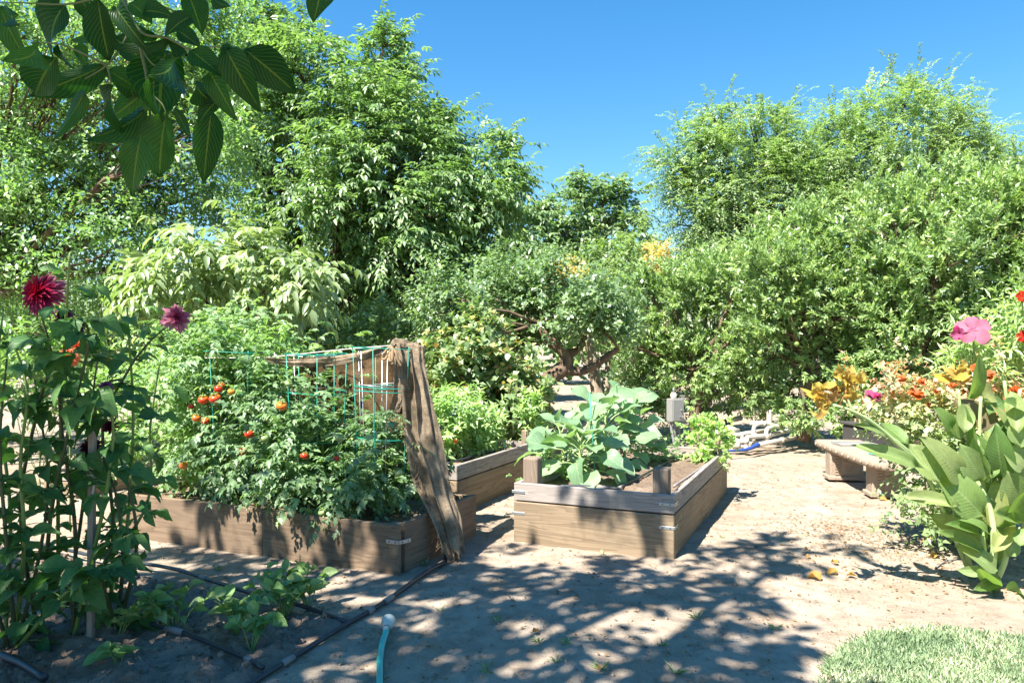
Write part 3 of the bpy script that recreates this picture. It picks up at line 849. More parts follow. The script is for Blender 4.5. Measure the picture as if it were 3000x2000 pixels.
CM = Vector((-.50, 6.72, 0))
WM, LM = 1.22, 1.90
bedM, CLm, BRm, BLm = two_course_bed('raised_bed', 'plywood raised bed of pepper plants half hidden behind the burlap', CM, WM, LM, .315, .455, 'raised garden beds',
    [(.08, LM - .10, .60, .09, .09), (WM - .10, LM - .10, .60, .09, .09)])
CB = Vector((.55, 10.2, 0))
bedB, _, _, _ = two_course_bed('raised_bed', 'low far raised bed glimpsed beyond the collards', CB, 1.22, 1.6, .25, .36, 'raised garden beds', [(1.05, .1, .62, .1, .1), (.1, .1, .55, .09, .09)])
CE = Vector((-4.45, 7.55, 0))
bedE, _, _, _ = two_course_bed('raised_bed', 'raised bed end seen behind the dahlia stems at the far left', CE, .5, 1.2, .15, .24, 'raised garden beds', [(.1, .1, .42, .09, .09)])

# the tomato bed: a single course of old planks
CT = Vector((-.78, 4.98, 0))
WT, LT = 2.68, 1.12
bedT = thing('raised_bed', 'brown planked raised bed of tomatoes in dappled shade', 'planter', CT, 'raised garden beds')
CLt = CT + E1 * WT
seam = CT + E1 * 1.16
board('board', M['old_plank'], bedT, CT + E1 * 1.161, CT + E1 * -.02, -.02, .33, TH)
board('board', M['old_plank'], bedT, CLt, CT + E1 * 1.163 + E2 * .002, -.02, .335, TH)
cR = CT - E1 * .03
board('board', M['old_plank'], bedT, cR + E2 * .07, cR + E2 * (LT + .02), -.02, .335, TH)
board('board', M['old_plank'], bedT, cR + E2 * LT + E1 * .045, CLt + E2 * LT, -.02, .33, TH)
board('board', M['old_plank'], bedT, CLt + E2 * LT, CLt + E2 * .045, -.02, .33, TH)
post_obj(bedT, (CT + E1 * .055 + E2 * .085).x, (CT + E1 * .055 + E2 * .085).y, -.02, .322, .085, .085, math.atan2(E2.y, E2.x), .008)
bed_soil(bedT, CT + E2 * .02 + E1 * .03, E1, E2, WT - .05, LT - .02, .25, 3)
bracket(bedT, CT - E1 * .022 - E2 * .001, E1, (E2 * .94 - E1 * .3).normalized(), .215, -E2, -E1, .10, .026)

# ------------------------------------------------------------------ drip lines
def pipe(name, label, pts, r, mat, n=24, group='black drip irrigation lines', dusty=()):
    c = curve(pts, n)
    o = thing(name, label, 'pipe', tuple(c[0]), group)
    mb = MB(); mb.tube(c, r, 8); mb.build('pipe_run', mat, o, True)
    for t, l in dusty:
        i = int(t * (len(c) - 2)); a, b = c[i], c[min(i + 1, len(c) - 1)]
        d = (b - a) / np.linalg.norm(b - a)
        mb = MB(); mb.tube([a, a + d * l], r * 1.28, 8); mb.build('coupling', M['pipe_dusty'], o, True)
    return o
def onsoil(x, y, z): return G(x, y, z)
def gp(x, y, up=.02):
    p = GZ(x, y); p.z += up; return p
pipe('drip_pipe', 'long black drip pipe running from the tomato bed corner to the bottom edge', [gp(1306,1652,.02), gp(1240,1690), gp(1130,1770), gp(1020,1835), gp(900,1910), gp(780,1985), gp(690,2045)], .014, M['pipe'], 40, dusty=((.32, .10), (.42, .05), (.77, .08)))
pipe('drip_pipe', 'dusty black drip pipe along the upper edge of the dug soil', [gp(20,1590,.055), gp(180,1628,.055), gp(300,1655,.055), gp(500,1690,.062), gp(640,1735,.062), gp(760,1770,.055), gp(880,1800,.055), gp(1018,1832,.02)], .013, M['pipe'], 40, dusty=((.07, .12), (.14, .10), (.55, .07)))
pipe('drip_pipe', 'half buried drip pipe behind the variegated bean plants', [gp(230,1770,.062), gp(350,1830,.062), gp(470,1868,.062), gp(560,1895,.062), gp(690,1945,.055), gp(770,1982,.045)], .013, M['pipe'], 30, dusty=((.45, .14), (.9, .05)))
pipe('drip_pipe', 'black pipe entering at the bottom left corner', [gp(-60,1935,.07), gp(0,1960,.07), gp(60,1985,.07), gp(130,2030,.07)], .02, M['pipe'], 16)
stub = P(1303, 1560, 5.42)
zc = .455 - .055
pipe('drip_line', 'middle drip line across the soil of the collard bed', [onsoil(1813,1429,.385), onsoil(1860,1405,.395), onsoil(1921,1371,.40), onsoil(1975,1343,.395), onsoil(2016,1319,.40)], .011, M['pipe'], 20, dusty=((.05, .06), (.85, .05)))
pipe('drip_line', 'drip line along the right board of the collard bed', [onsoil(1974,1424,.40), onsoil(2028,1388,.40), onsoil(2085,1349,.40)], .011, M['pipe_dusty'], 14)
pipe('drip_line', 'drip line just inside the front board of the collard bed', [onsoil(1640,1423,.41), onsoil(1720,1424,.41), onsoil(1813,1431,.40)], .012, M['pipe'], 14, dusty=((.7, .08),))
pipe('drip_line', 'front drip line on the soil of the pepper bed', [onsoil(1310,1357,.415), onsoil(1400,1332,.41), onsoil(1480,1311,.41), onsoil(1538,1293,.41)], .011, M['pipe'], 14)
pipe('drip_line', 'rear drip line on the soil of the pepper bed', [onsoil(1310,1333,.41), onsoil(1370,1317,.41), onsoil(1460,1291,.41)], .011, M['pipe'], 14)
mb = MB(); mb.tube([P(1303,1500,5.37), P(1305,1650,5.37)], .012, 8)
o = mb.build('riser_pipe', M['pipe']); tag(o, 'short upright black pipe at the foot of the burlap', 'pipe')

# hose with its spray nozzle
hz = thing('garden_hose', 'turquoise hose end with a grey spray nozzle on the shaded dirt', 'hose', gp(1128, 1865, 0))
pts = [gp(1133, 1862, .035), gp(1122, 1890, .02), gp(1114, 1930, .014), gp(1112, 2000, .014), gp(1108, 2120, .014), gp(1090, 2300, .014), gp(1120, 2700, .014)]
mb = MB(); mb.tube(curve(pts, 40), .0165, 10); mb.build('hose_run', M['hose'], hz, True)
na = np.array(gp(1131, 1866, .037)); nb = np.array(gp(1146, 1822, .062))
ax = (nb - na) / np.linalg.norm(nb - na)
Lh = .105
mb = MB(); mb.tube([na + ax * Lh * t for t in (-.1, .12, .14, .4, .62, .8, .95, 1.0)], [.014, .016, .021, .026, .034, .038, .038, .034], 16)
hd = mb.build('nozzle_head', M['nozzle'], hz, True)
fc = MB(); fc.tube([na + ax * Lh * .995, na + ax * Lh * 1.015], .031, 16)
f_ = fc.build('spray_face', M['nozzle_face'], None, True); f_.parent = hd; f_.matrix_parent_inverse = Matrix.Identity(4)
mb = MB(); mb.tube([na + ax * Lh * .13, na + ax * Lh * .2], .0225, 16)
c_ = mb.build('collar', M['conduit'], None, True); c_.parent = hd

# ------------------------------------------------------------------ stake with twine
st = thing('wooden_stake', 'split grey wooden stake standing among the dahlias', 'stake', G(265, 1868, .02))
a = G(265, 1868, .02) - Vector((0, 0, .1)); b = P(272, 1178, a.y)
L_ = (b - a).length
me = bevel_box('post', M['stake'], L_, .034, .03, .003)
o = bpy.data.objects.new('post', me); C.objects.link(o); o.parent = st
o.location = (a + b) / 2 - Vector(st.location)
o.rotation_euler = ((b - a).to_track_quat('X', 'Z')).to_euler()
mb = MB()
kp = P(270, 1405, a.y - .03)
for k in range(3):
    mb.tube(curve([kp + Vector((-.025, .01, .01 * k)), kp + Vector((0, -.012, .006 + .01 * k)), kp + Vector((.024, .012, -.004 + .01 * k))], 8), .004, 5)
mb.tube(curve([kp, kp + Vector((.014, -.01, -.03)), kp + Vector((.006, -.008, -.07))], 8), .006, 5)
mb.build('twine_knot', M['twine'], st, True)
for (lab, p0, p1) in (('upper pale string stretched through the dahlia stems', P(-40, 1360, 3.9), P(175, 1345, 4.0)), ('lower pale string stretched between the dahlia stems', P(-40, 1545, 3.9), P(110, 1530, 3.9))):
    mb = MB(); mb.tube(curve([p0, (p0 + p1) / 2 - Vector((0, 0, .01)), p1], 8), .002, 4)
    tag(mb.build('twine', M['twine']), lab, 'string')

# ------------------------------------------------------------------ switch box on its post
sbx = P(1978, 1200, 9.3); gb = Vector((sbx.x, 9.3, 0))
bx_ = thing('switch_box', 'grey metal switch box on a post behind the collard bed', 'electrical box', gb)
def part_box(name, mat, parent, c, lx, ly, lz, rot=0, bev=.004):
    o = bpy.data.objects.new(name, bevel_box(name, mat, lx, ly, lz, bev)); C.objects.link(o); o.parent = parent
    o.location = Vector(c) - Vector(parent.location); o.rotation_euler = (0, 0, rot)
    return o
rb = math.radians(28)
part_box('cabinet', M['grey_paint'], bx_, sbx, .19, .11, .285, rb)
n_ = Vector((math.sin(rb), -math.cos(rb), 0)); t_ = Vector((math.cos(rb), math.sin(rb), 0))
dr = part_box('cabinet_door', M['grey_paint'], bx_, sbx + n_ * .060, .172, .010, .262, rb)
for (u, z_) in ((.04, .0), (.06, -.09), (.02, -.08)):
    c = sbx + n_ * .068 + t_ * u + Vector((0, 0, z_))
    mb = MB(); mb.tube([c, c + n_ * .012], .011, 8); mb.build('knob', M['conduit'], bx_, True)
mb = MB(); tp = sbx + Vector((-.02, 0, .142)); mb.tube([tp, tp + Vector((0, 0, .055)), tp + Vector((0, 0, .056)), tp + Vector((0, 0, .075))], [.038, .038, .03, .03], 12); mb.build('sensor_cap', M['cream'], bx_, True)
mb = MB(); mb.tube([tp + Vector((0, 0, .075)), tp + Vector((0, 0, .13))], .012, 8); mb.build('aerial', M['conduit'], bx_, True)
mb = MB(); mb.box(gb + Vector((.045, .05, .33)), .05, .05, .70); mb.build('post', M['stake'], bx_)
for sx_, of in ((-.05, (.03, -.05)), (-.01, (.03, .05))):
    c0 = sbx + Vector((sx_, -.01, -.14))
    mb = MB(); mb.tube(curve([c0, c0 + Vector((0, 0, -.1)), Vector((gb.x + sx_ + of[0] * 1.2, gb.y + of[1], .25)), Vector((gb.x + sx_ + of[0] * .2, gb.y + of[1] * 2, -.05))], 14), .017, 8)
    mb.build('conduit', M['conduit'], bx_, True)
# small timber sign back beyond the basil
pl = thing('plant_marker', 'small weathered timber marker behind the basil', 'marker', (P(2048, 1240, 9.0).x, 9.0, 0))
for k in range(3):
    o = part_box('slat', M['stake'], pl, P(2036 + k * 11, 1233, 9.0), .042, .02, .15, .2)
part_box('post', M['stake'], pl, (pl.location.x, 9.03, .25), .03, .02, .6)

# ------------------------------------------------------------------ plastic pipe manifold
def c8(x, y, D): return P(1900 + x / 2.851, 1050 + y / 2.851, D)
mf = thing('pipe_manifold', 'cluster of white plastic irrigation pipes with elbows under the orange tree', 'pipes', (3.6, 10.9, 0))
def elbow(pts, r=.032, D=None):
    mb = MB(); mb.tube(curve(pts, 6 * len(pts)), r, 10); return mb.build('pipe', M['pvc'], mf, True)
def run(lst, r=.032):
    mb = MB(); mb.tube([c8(*p) for p in lst], r, 10); return mb.build('pipe', M['pvc'], mf, True)
run([(540, 620, 10.6), (750, 603, 10.8)], .040)
elbow([c8(705, 642, 10.7), c8(760, 636, 10.7), c8(780, 660, 10.7), c8(782, 775, 10.7)])
elbow([c8(1185, 598, 11.3), c8(1000, 640, 10.9), c8(855, 656, 10.7), c8(818, 672, 10.65), c8(815, 775, 10.65)], .035)
elbow([c8(880, 690, 10.95), c8(880, 585, 10.95), c8(905, 552, 10.95), c8(960, 546, 11.0), c8(1080, 562, 11.2)])
elbow([c8(985, 690, 10.85), c8(985, 608, 10.85), c8(1010, 578, 10.9), c8(1090, 566, 11.0)])
run([(765, 632, 10.9), (975, 600, 11.2)])
run([(845, 542, 11.3), (1070, 532, 11.4)])
elbow([c8(1010, 560, 11.35), c8(1010, 500, 11.35), c8(1012, 430, 11.35)], .045)
run([(860, 715, 10.8), (985, 690, 10.85)])
mb = MB(); q = np.array(c8(735, 742, 10.7)); mb.tube([q + np.array([0, 0, z]) for z in (-.02, .03, .08, .12, .14)], [.055, .06, .058, .04, .012], 12); mb.build('cap', M['pvc'], mf, True)
for (x, y, D) in ((815, 690, 10.65), (782, 690, 10.7), (880, 640, 10.95), (985, 650, 10.85), (1000, 640, 10.9), (960, 547, 11.0)):
    q = c8(x, y, D); mb = MB(); mb.tube([q - Vector((0, 0, .035)), q + Vector((0, 0, .035))], .042, 10); mb.build('coupling', M['pvc'], mf, True)
lp = thing('supply_pipe', 'long white pipe ending in a blue hose on the dirt', 'pipe', c8(700, 768, 10.3))
mb = MB(); mb.tube([c8(905, 722, 10.6), c8(1110, 680, 11.0), c8(1340, 635, 11.5)], .034, 10); mb.build('pipe', M['pvc'], lp, True)
mb = MB(); mb.tube([c8(1100, 684, 10.98), c8(1125, 678, 11.03)], .045, 10); mb.build('coupling', M['pvc'], lp, True)
mb = MB(); mb.tube(curve([c8(655, 770, 10.2), c8(740, 768, 10.3), c8(830, 756, 10.4), c8(880, 735, 10.5), c8(915, 720, 10.6)], 20), np.linspace(.012, .036, 21)[:len(curve([(0,0,0)]*5, 20))], 10)
mb.build('blue_hose', M['blue_tape'], lp, True)
lj = thing('loose_pipe_joint', 'black pipe cross with white stubs lying under the hedge', 'pipe joint', c8(625, 560, 12.3))
for pts in ([(545, 500, 12.6), (612, 540, 12.3)], [(655, 520, 12.35), (772, 495, 12.5)], [(650, 568, 12.2), (725, 600, 11.9)]):
    mb = MB(); mb.tube([c8(*p) for p in pts], .045, 10); mb.build('pipe', M['pvc'], lj, True)
mb = MB(); mb.tube([c8(600, 530, 12.35), c8(665, 578, 12.15)], .065, 10); mb.tube([c8(615, 575, 12.3), c8(665, 520, 12.3)], .06, 10); mb.build('fitting', M['pvc_black'], lj, True)

# ------------------------------------------------------------------ stone bench
bn = thing('stone_bench', 'curved cast stone bench with carved legs beside the flowers', 'bench', (3.95, 8.1, 0))
front = curve([(3.74, 9.15, 0), (3.68, 8.6, 0), (3.63, 8.04, 0), (3.60, 7.55, 0), (3.66, 7.27, 0), (3.86, 7.17, 0)], 30)
back = curve([(4.30, 9.10, 0), (4.22, 8.6, 0), (4.16, 8.04, 0), (4.12, 7.62, 0), (4.10, 7.40, 0), (4.06, 7.2, 0)], 30)
rows = []
prof = [(0.015, .315), (0.0, .33), (0.0, .375), (.012, .39), (.03, .398)]
for i in range(len(front)):
    d = nrmz(back[i] - front[i])
    r = [front[i] + d * o_ + Z * z_ for o_, z_ in prof] + [back[i] - d * o_ + Z * z_ for o_, z_ in prof[::-1]]
    rows.append(r)
rows = np.array(rows); k = rows.shape[1]; n = len(rows)
v = rows.reshape(-1, 3); f = []
for i in range(n - 1):
    for j in range(k):
        a_, b_, c_, d_ = i * k + j, i * k + (j + 1) % k, (i + 1) * k + (j + 1) % k, (i + 1) * k + j
        f += [(a_, c_, b_), (a_, d_, c_)]
for e in (0, n - 1):
    for j in range(1, k - 1):
        f.append((e * k, e * k + j, e * k + j + 1) if e == 0 else (e * k, e * k + j + 1, e * k + j))
seat = link('seat', mesh_np('seat', v, np.array(f), M['stone']), bn)
mb = MB()
for i in range(1, n - 1):                                   # moulding beads along the edge
    if i % 2: 
        q = front[i] + Z * .353; mb.tube([q + np.array([-.006, 0, -.022]), q + np.array([-.009, .0, 0]), q + np.array([-.006, 0, .02])], [.006, .014, .006], 5)
mb_o = mb.build('edge_carving', M['stone'], bn, True); mb_o['kind'] = 'stuff'
for (x0, x1, y) in ((3.70, 4.07, 8.55), (3.70, 4.02, 7.55)):
    lg = part_box('leg', M['stone'], bn, ((x0 + x1) / 2, y + .1, .175), x1 - x0, .2, .35, -.12, .012)
    for (cx, cy, lx, ly, lz) in [((x0 + x1) / 2, y + .1, x1 - x0 + .05, .25, .045)]:
        me = bevel_box('plinth', M['stone'], lx, ly, lz, .008); o = bpy.data.objects.new('plinth', me); C.objects.link(o); o.parent = lg
        o.location = (0, 0, -.155)
    for kk in range(8):                                      # ribs at the left corner, panel in the middle
        me = bevel_box('rib', M['stone'], .045, .012, .020, .004); o = bpy.data.objects.new('rib', me); C.objects.link(o); o.parent = lg
        o.location = (-(x1 - x0) / 2 + .075, -.104, -.11 + kk * .033)
    me = bevel_box('carved_panel', M['stone'], (x1 - x0) * .55, .014, .22, .006); o = bpy.data.objects.new('carved_panel', me); C.objects.link(o); o.parent = lg
    o.location = (.045, -.104, .0)
    for kk in range(7):
        me = bevel_box('relief', M['stone'], .05 + .03 * (kk % 3), .012, .018, .006); o = bpy.data.objects.new('relief', me); C.objects.link(o); o.parent = lg
        o.location = (.02 + .03 * ((kk * 5) % 4 - 1), -.113, -.085 + kk * .028); o.rotation_euler = (0, (kk * 1.3) % 2 - 1, 0)
t1 = thing('teal_clipboard', 'flat teal board lying on the stone bench', 'board', (3.93, 7.78, .40))
part_box('panel', simple_mat('teal_plastic', (.03, .33, .33), .5), t1, (3.93, 7.78, .408), .30, .16, .010, .15, .003)
part_box('clip', M['galv'], t1, (3.80, 7.78, .416), .03, .07, .008, .15, .002)
t1 = thing('metal_tray', 'shallow dull metal tray lying on the far end of the bench', 'tray', (3.98, 8.6, .40))
part_box('base', M['grey_paint'], t1, (3.98, 8.6, .405), .42, .26, .008, .1, .002)
for dx, dy, lx, ly in ((0, .13, .42, .012), (0, -.13, .42, .012), (.21, 0, .012, .26), (-.21, 0, .012, .26)):
    part_box('rim', M['grey_paint'], t1, (3.98 + dx, 8.6 + dy, .413), lx, ly, .022, 0.0, .002)
part = thing('shade_block', 'dark bin standing in for the shade behind the stone bench', 'bin', (4.95, 10.0, 0))  # added dark solid, stands in for the shade under the hedge
part_box('body', M['dark_box'], part, (4.95, 10.0, .24), .75, .5, .48, .2, .02)
part_box('top_slab', M['dark_box'], part, (4.95, 10.0, .50), .80, .55, .04, .2, .01)
# ------------------------------------------------------------------ single leaves and flowers
def leaf_mesh(name, mat, shape, nu=6, nv=4, curl=.25, fold=.12, wave=.03, twist=0.0, seed=0):
    """one blade along +x, 1 long and 1 wide, normal +z"""
    r_ = np.random.RandomState(seed)
    u = np.linspace(0, 1, nu + 1); v = np.linspace(-1, 1, nv + 1)
    ph = r_.rand() * 6.28
    V, UV = [], []
    for i, a in enumerate(u):
        w_ = shape(a)
        for b in v:
            y = b * w_ * .5
            z = fold * abs(b) * w_ - curl * a * a + wave * math.sin(a * 9 + ph + b * 1.5) * abs(b)
            x = a - curl * .25 * a * a
            yy = y * math.cos(twist * a) - z * 0
            V.append((x, yy, z + y * math.sin(twist * a))); UV.append((a, b * .5 + .5))
    f = []
    k = nv + 1
    for i in range(nu):
        for j in range(nv):
            q = i * k + j
            f += [(q, q + k, q + k + 1), (q, q + k + 1, q + 1)]
    return mesh_np(name, np.array(V), np.array(f), mat, uv=np.array(UV), smooth=True)
sh_walnut = lambda a: max(.02, math.sin(math.pi * min(1, a ** .82)) ** .75 * (1 - .25 * a)) * 1.1
sh_canna = lambda a: max(.02, math.sin(math.pi * a ** .85) ** .7 * 1.0)
sh_collard = lambda a: max(.03, math.sin(math.pi * min(.999, a ** 1.15)) ** .5)
sh_dahlia = lambda a: max(.02, math.sin(math.pi * a ** .7) ** .8 * (1 + .14 * math.sin(a * 40)))
sh_ovate = lambda a: max(.02, math.sin(math.pi * a ** .75) ** .8)
sh_petal = lambda a: max(.05, math.sin(math.pi * (.08 + .84 * a)) ** .6 * (.35 + .75 * a))
sh_lance = lambda a: max(.02, math.sin(math.pi * a ** .8))
sh_narrow = lambda a: max(.05, math.sin(math.pi * (.12 + .86 * a)) ** .5)
def family(name, mat, shape, n=4, **kw):
    o = []
    for i in range(n):
        k = dict(kw); k['curl'] = kw.get('curl', .25) * (.4 + .45 * i); k['twist'] = (-.5 + .33 * i) * kw.get('twist', 1.0)
        o.append(leaf_mesh(name, mat, shape, seed=i, **k))
    return o
LR_ = random.Random(5)
def put(parent, name, me, base, d, n, L, W, Lz=None):
    """place a unit blade: x along d, z along n"""
    d = Vector(d).normalized(); n = Vector(n)
    n = (n - d * n.dot(d)).normalized()
    s_ = n.cross(d)
    R = Matrix((d, s_, n)).transposed().to_4x4()
    o = bpy.data.objects.new(name, me); C.objects.link(o)
    o.parent = parent
    o.matrix_local = Matrix.Translation(Vector(base) - Vector(parent.location)) @ R @ Matrix.Diagonal((L, W, Lz or L, 1))
    return o
def jit(s=.3): return Vector((LR_.gauss(0, s), LR_.gauss(0, s), LR_.gauss(0, s)))
def stalk(parent, pts, r0, r1, mat, name='stem', n=12, k=7):
    c = curve(pts, n)
    mb = MB(); mb.tube(c, np.linspace(r0, r1, len(c)), k)
    return mb.build(name, mat, parent, True)

V_ = lambda c: c
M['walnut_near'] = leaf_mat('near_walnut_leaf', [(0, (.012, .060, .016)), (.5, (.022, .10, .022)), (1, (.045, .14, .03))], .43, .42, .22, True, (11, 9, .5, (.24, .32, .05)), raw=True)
M['canna'] = leaf_mat('canna_leaf', [(0, (.12, .22, .06)), (.4, (.20, .31, .09)), (.8, (.27, .36, .15)), (1, (.36, .38, .14))], .42, .42, .5, True, (16, 9, .3, (.42, .48, .24)), raw=True)
M['canna_bronze'] = leaf_mat('bronze_canna_leaf', [(0, (.085, .06, .025)), (1, (.10, .07, .03))], .3, .4, .5, True, (14, 8, .4, (.15, .12, .05)))
M['collard'] = leaf_mat('collard_leaf', [(0, (.055, .14, .055)), (.5, (.10, .20, .075)), (1, (.17, .26, .14))], .32, .42, .6, True, (6, 5, .7, (.30, .38, .22)))
M['dahlia_leaf'] = leaf_mat('dahlia_leaf', [(0, (.045, .13, .04)), (.5, (.08, .20, .06)), (1, (.15, .29, .09))], .38, .45, .35, True, (6, 5, .3, (.2, .3, .1)), raw=True)
M['bean'] = leaf_mat('bean_leaf', [(0, (.12, .26, .08)), (.5, (.20, .35, .11)), (1, (.36, .46, .20))], .3, .45, .4, True, (6, 5, .5, (.42, .50, .26)), raw=True)
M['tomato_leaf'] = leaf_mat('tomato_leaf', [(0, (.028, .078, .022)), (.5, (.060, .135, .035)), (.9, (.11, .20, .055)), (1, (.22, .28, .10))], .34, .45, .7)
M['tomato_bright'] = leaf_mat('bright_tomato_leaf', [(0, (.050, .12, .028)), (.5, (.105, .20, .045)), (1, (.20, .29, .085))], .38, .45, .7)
M['pepper_leaf'] = leaf_mat('pepper_leaf', [(0, (.08, .17, .035)), (.5, (.14, .24, .05)), (1, (.23, .32, .09))], .36, .42, .7)
M['basil'] = leaf_mat('basil_leaf', [(0, (.10, .20, .035)), (.5, (.19, .30, .055)), (1, (.30, .36, .11))], .4, .45, .6)
M['parsley'] = leaf_mat('low_herb_leaf', [(0, (.07, .17, .035)), (.5, (.12, .24, .05)), (1, (.2, .30, .08))], .36, .5, .5)
M['rose_leaf'] = leaf_mat('rose_leaf', [(0, (.07, .13, .035)), (.42, (.14, .20, .055)), (.62, (.24, .23, .075)), (.8, (.38, .22, .12)), (.92, (.46, .16, .08)), (1, (.50, .13, .05))], .32, .42, .8)
M['narrow_leaf'] = leaf_mat('narrow_leaf', [(0, (.09, .17, .05)), (.5, (.16, .25, .07)), (1, (.26, .33, .12))], .36, .42, .7)
M['grass'] = leaf_mat('grass_blade', [(0, (.085, .15, .055)), (.5, (.14, .21, .085)), (.8, (.22, .25, .13)), (1, (.36, .32, .20))], .25, .55, .5)
M['weed'] = leaf_mat('weed_blade', [(0, (.07, .15, .035)), (.6, (.12, .20, .05)), (1, (.32, .29, .15))], .3, .5, .5)
def petal_mat(name, stops, trans=.35): return leaf_mat(name, [(p, col_mul(c, .62)) for p, c in stops], trans, .6, .2, False, None, (1.2, .9, .9), True)
def petal_obj(name, stops, trans=.35): return leaf_mat(name, [(p, col_mul(c, .50)) for p, c in stops], trans, .6, .2, True, None, (1.2, .95, .8), True)
M['crimson'] = petal_mat('crimson_petal', [(0, (.75, .01, .05)), (.4, (.50, .012, .10)), (.75, (.52, .09, .25)), (1, (.70, .36, .50))])
M['plum_petal'] = petal_mat('dark_plum_petal', [(0, (.10, .008, .03)), (.6, (.17, .03, .085)), (1, (.32, .15, .23))])
M['pink_petal'] = petal_mat('pink_dahlia_petal', [(0, (.45, .04, .12)), (.5, (.56, .17, .29)), (1, (.66, .40, .48))])
M['violet_petal'] = petal_mat('violet_petal', [(0, (.22, .03, .20)), (.6, (.36, .10, .33)), (1, (.5, .26, .46))])
M['canna_petal'] = petal_obj('yellow_canna_petal', [(0, (1.0, .70, .10)), (.5, (1.0, .82, .22)), (1, (1.0, .60, .16))])
M['canna_wilt'] = petal_obj('wilting_canna_petal', [(0, (.62, .34, .09)), (1, (.70, .48, .20))])
M['hibiscus'] = petal_obj('pink_hibiscus_petal', [(0, (.74, .14, .32)), (1, (.84, .34, .50))])
M['red_petal'] = petal_obj('red_petal', [(0, (.80, .03, .015)), (1, (.85, .08, .02))])
M['magenta'] = petal_obj('magenta_rose_petal', [(0, (.76, .05, .24)), (1, (.84, .20, .42))])
M['orange_petal'] = petal_obj('orange_rose_petal', [(0, (.88, .14, .02)), (.6, (.90, .28, .07)), (1, (.85, .40, .25))])
m, t, out = new_mat('tomato_skin')
oi = t.nodes.new('ShaderNodeObjectInfo')
co = coords(t, 'Object')
c = ramp(t, oi.outputs['Random'], [(0, (.45, .02, .008)), (.5, (.55, .055, .012)), (.8, (.6, .15, .02)), (1, (.6, .27, .03))])
sx_ = t.nodes.new('ShaderNodeSeparateXYZ'); t.links.new(co, sx_.inputs[0])
c = mixc(t, c, (.55, .26, .03), ramp(t, sx_.outputs[2], [(.008, (0, 0, 0)), (.04, (.8, .8, .8))]))
p = principled(t, c, .22, .5); t.links.new(p.outputs[0], out.inputs[0]); M['tomato'] = m
M['tomato_green'] = simple_mat('green_tomato_skin', (.22, .30, .11), .25, .5, 0, .15, 20, 0.02)
M['orange_fruit'] = simple_mat('green_orange_skin', (.16, .24, .05), .45, .5, 0, .2, 40, .2)

# ------------------------------------------------------------------ tomatoes
def bedT_pt(px, py, b):
    """where the sight line through a pixel meets the plane b metres behind the tomato bed's front"""
    d = Vector(((px - 1500) / F, 1.0, -(py - HZ) / F))
    o = Vector((0, 0, H)); q = CT + E2 * b
    t_ = (q - o).dot(E2) / d.dot(E2)
    return o + d * t_
plants = []
spec = [(.50, .50, .86, 'tomato plant at the burlap end of the bed'), (.98, .46, .98, 'tomato plant inside the exposed green cage'), (1.42, .48, 1.34, 'tomato plant with one ripe fruit at mid bed'),
        (1.95, .50, 1.60, 'tall tomato plant bearing the cluster of ripe fruit'), (2.42, .50, 1.64, 'tomato plant at the far left end with yellowing base'),
        (.62, .80, .74, 'rear tomato plant against the burlap backing'), (1.25, .82, 1.05, 'rear tomato plant behind the middle of the row'), (1.75, .85, 1.60, 'rear tall tomato plant behind the ripe cluster'), (2.35, .88, 1.72, 'rear tomato plant rising highest at the left')]
for i, (a, b, h, lab) in enumerate(spec):
    base = CT + E1 * a + E2 * b + Vector((0, 0, .27))
    r_ = np.random.RandomState(60 + i)
    lob = []
    nl = int((h - .45) / .17) + 2
    for j in range(nl):
        zz = .55 + (h - .62) * j / max(1, nl - 1)
        sp = .17 if j < nl - 1 else .11
        for q in range(2):
            lob.append((base + E1 * r_.uniform(-sp, sp) * 1.2 + E2 * r_.uniform(-sp, sp * .6) + Vector((0, 0, zz - .27 + r_.uniform(-.06, .06))), .20 + .07 * r_.rand() - .05 * (j == nl - 1)))
    if i in (0, 1):
        lob.append((base - E2 * .30 + E1 * r_.uniform(-.1, .1) + Vector((0, 0, .20)), .16)); lob.append((base - E2 * .28 - E1 * .1 + Vector((0, 0, .18)), .14))
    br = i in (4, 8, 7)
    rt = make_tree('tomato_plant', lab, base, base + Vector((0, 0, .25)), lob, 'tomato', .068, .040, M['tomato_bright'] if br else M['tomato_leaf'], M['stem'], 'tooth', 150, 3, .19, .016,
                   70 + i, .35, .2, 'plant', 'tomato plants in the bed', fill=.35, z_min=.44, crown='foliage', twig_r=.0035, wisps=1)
    for ch in rt.children:
        if ch.name.startswith('trunk'): ch.name = 'stem'
    plants.append((rt, base))
def tomato_mesh(r_=1.0, mat=None):
    bm = bmesh.new()
    bmesh.ops.create_uvsphere(bm, u_segments=16, v_segments=10, radius=.04)
    for v in bm.verts:
        a = math.atan2(v.co.y, v.co.x); z = v.co.z / .04
        k = 1 + .035 * math.cos(5 * a) * max(0, z)
        v.co.x *= k; v.co.y *= k; v.co.z *= .82
        if z > .75: v.co.z -= .012 * (z - .75) / .25
    me = bpy.data.meshes.new('tomato'); bm.to_mesh(me); bm.free()
    for p_ in me.polygons: p_.use_smooth = True
    me.materials.append(mat)
    return me
TM, TMG = tomato_mesh(1, M['tomato']), tomato_mesh(1, M['tomato_green'])
cal = MB()
for k in range(5):
    a = k * 1.2566
    cal.tube([(0, 0, .030), (.018 * math.cos(a), .018 * math.sin(a), .036), (.034 * math.cos(a), .034 * math.sin(a), .030)], [.006, .005, .0008], 4)
cal.tube([(0, 0, .03), (.002, 0, .055)], .003, 5)
CAL = cal.mesh('calyx', M['stem'])
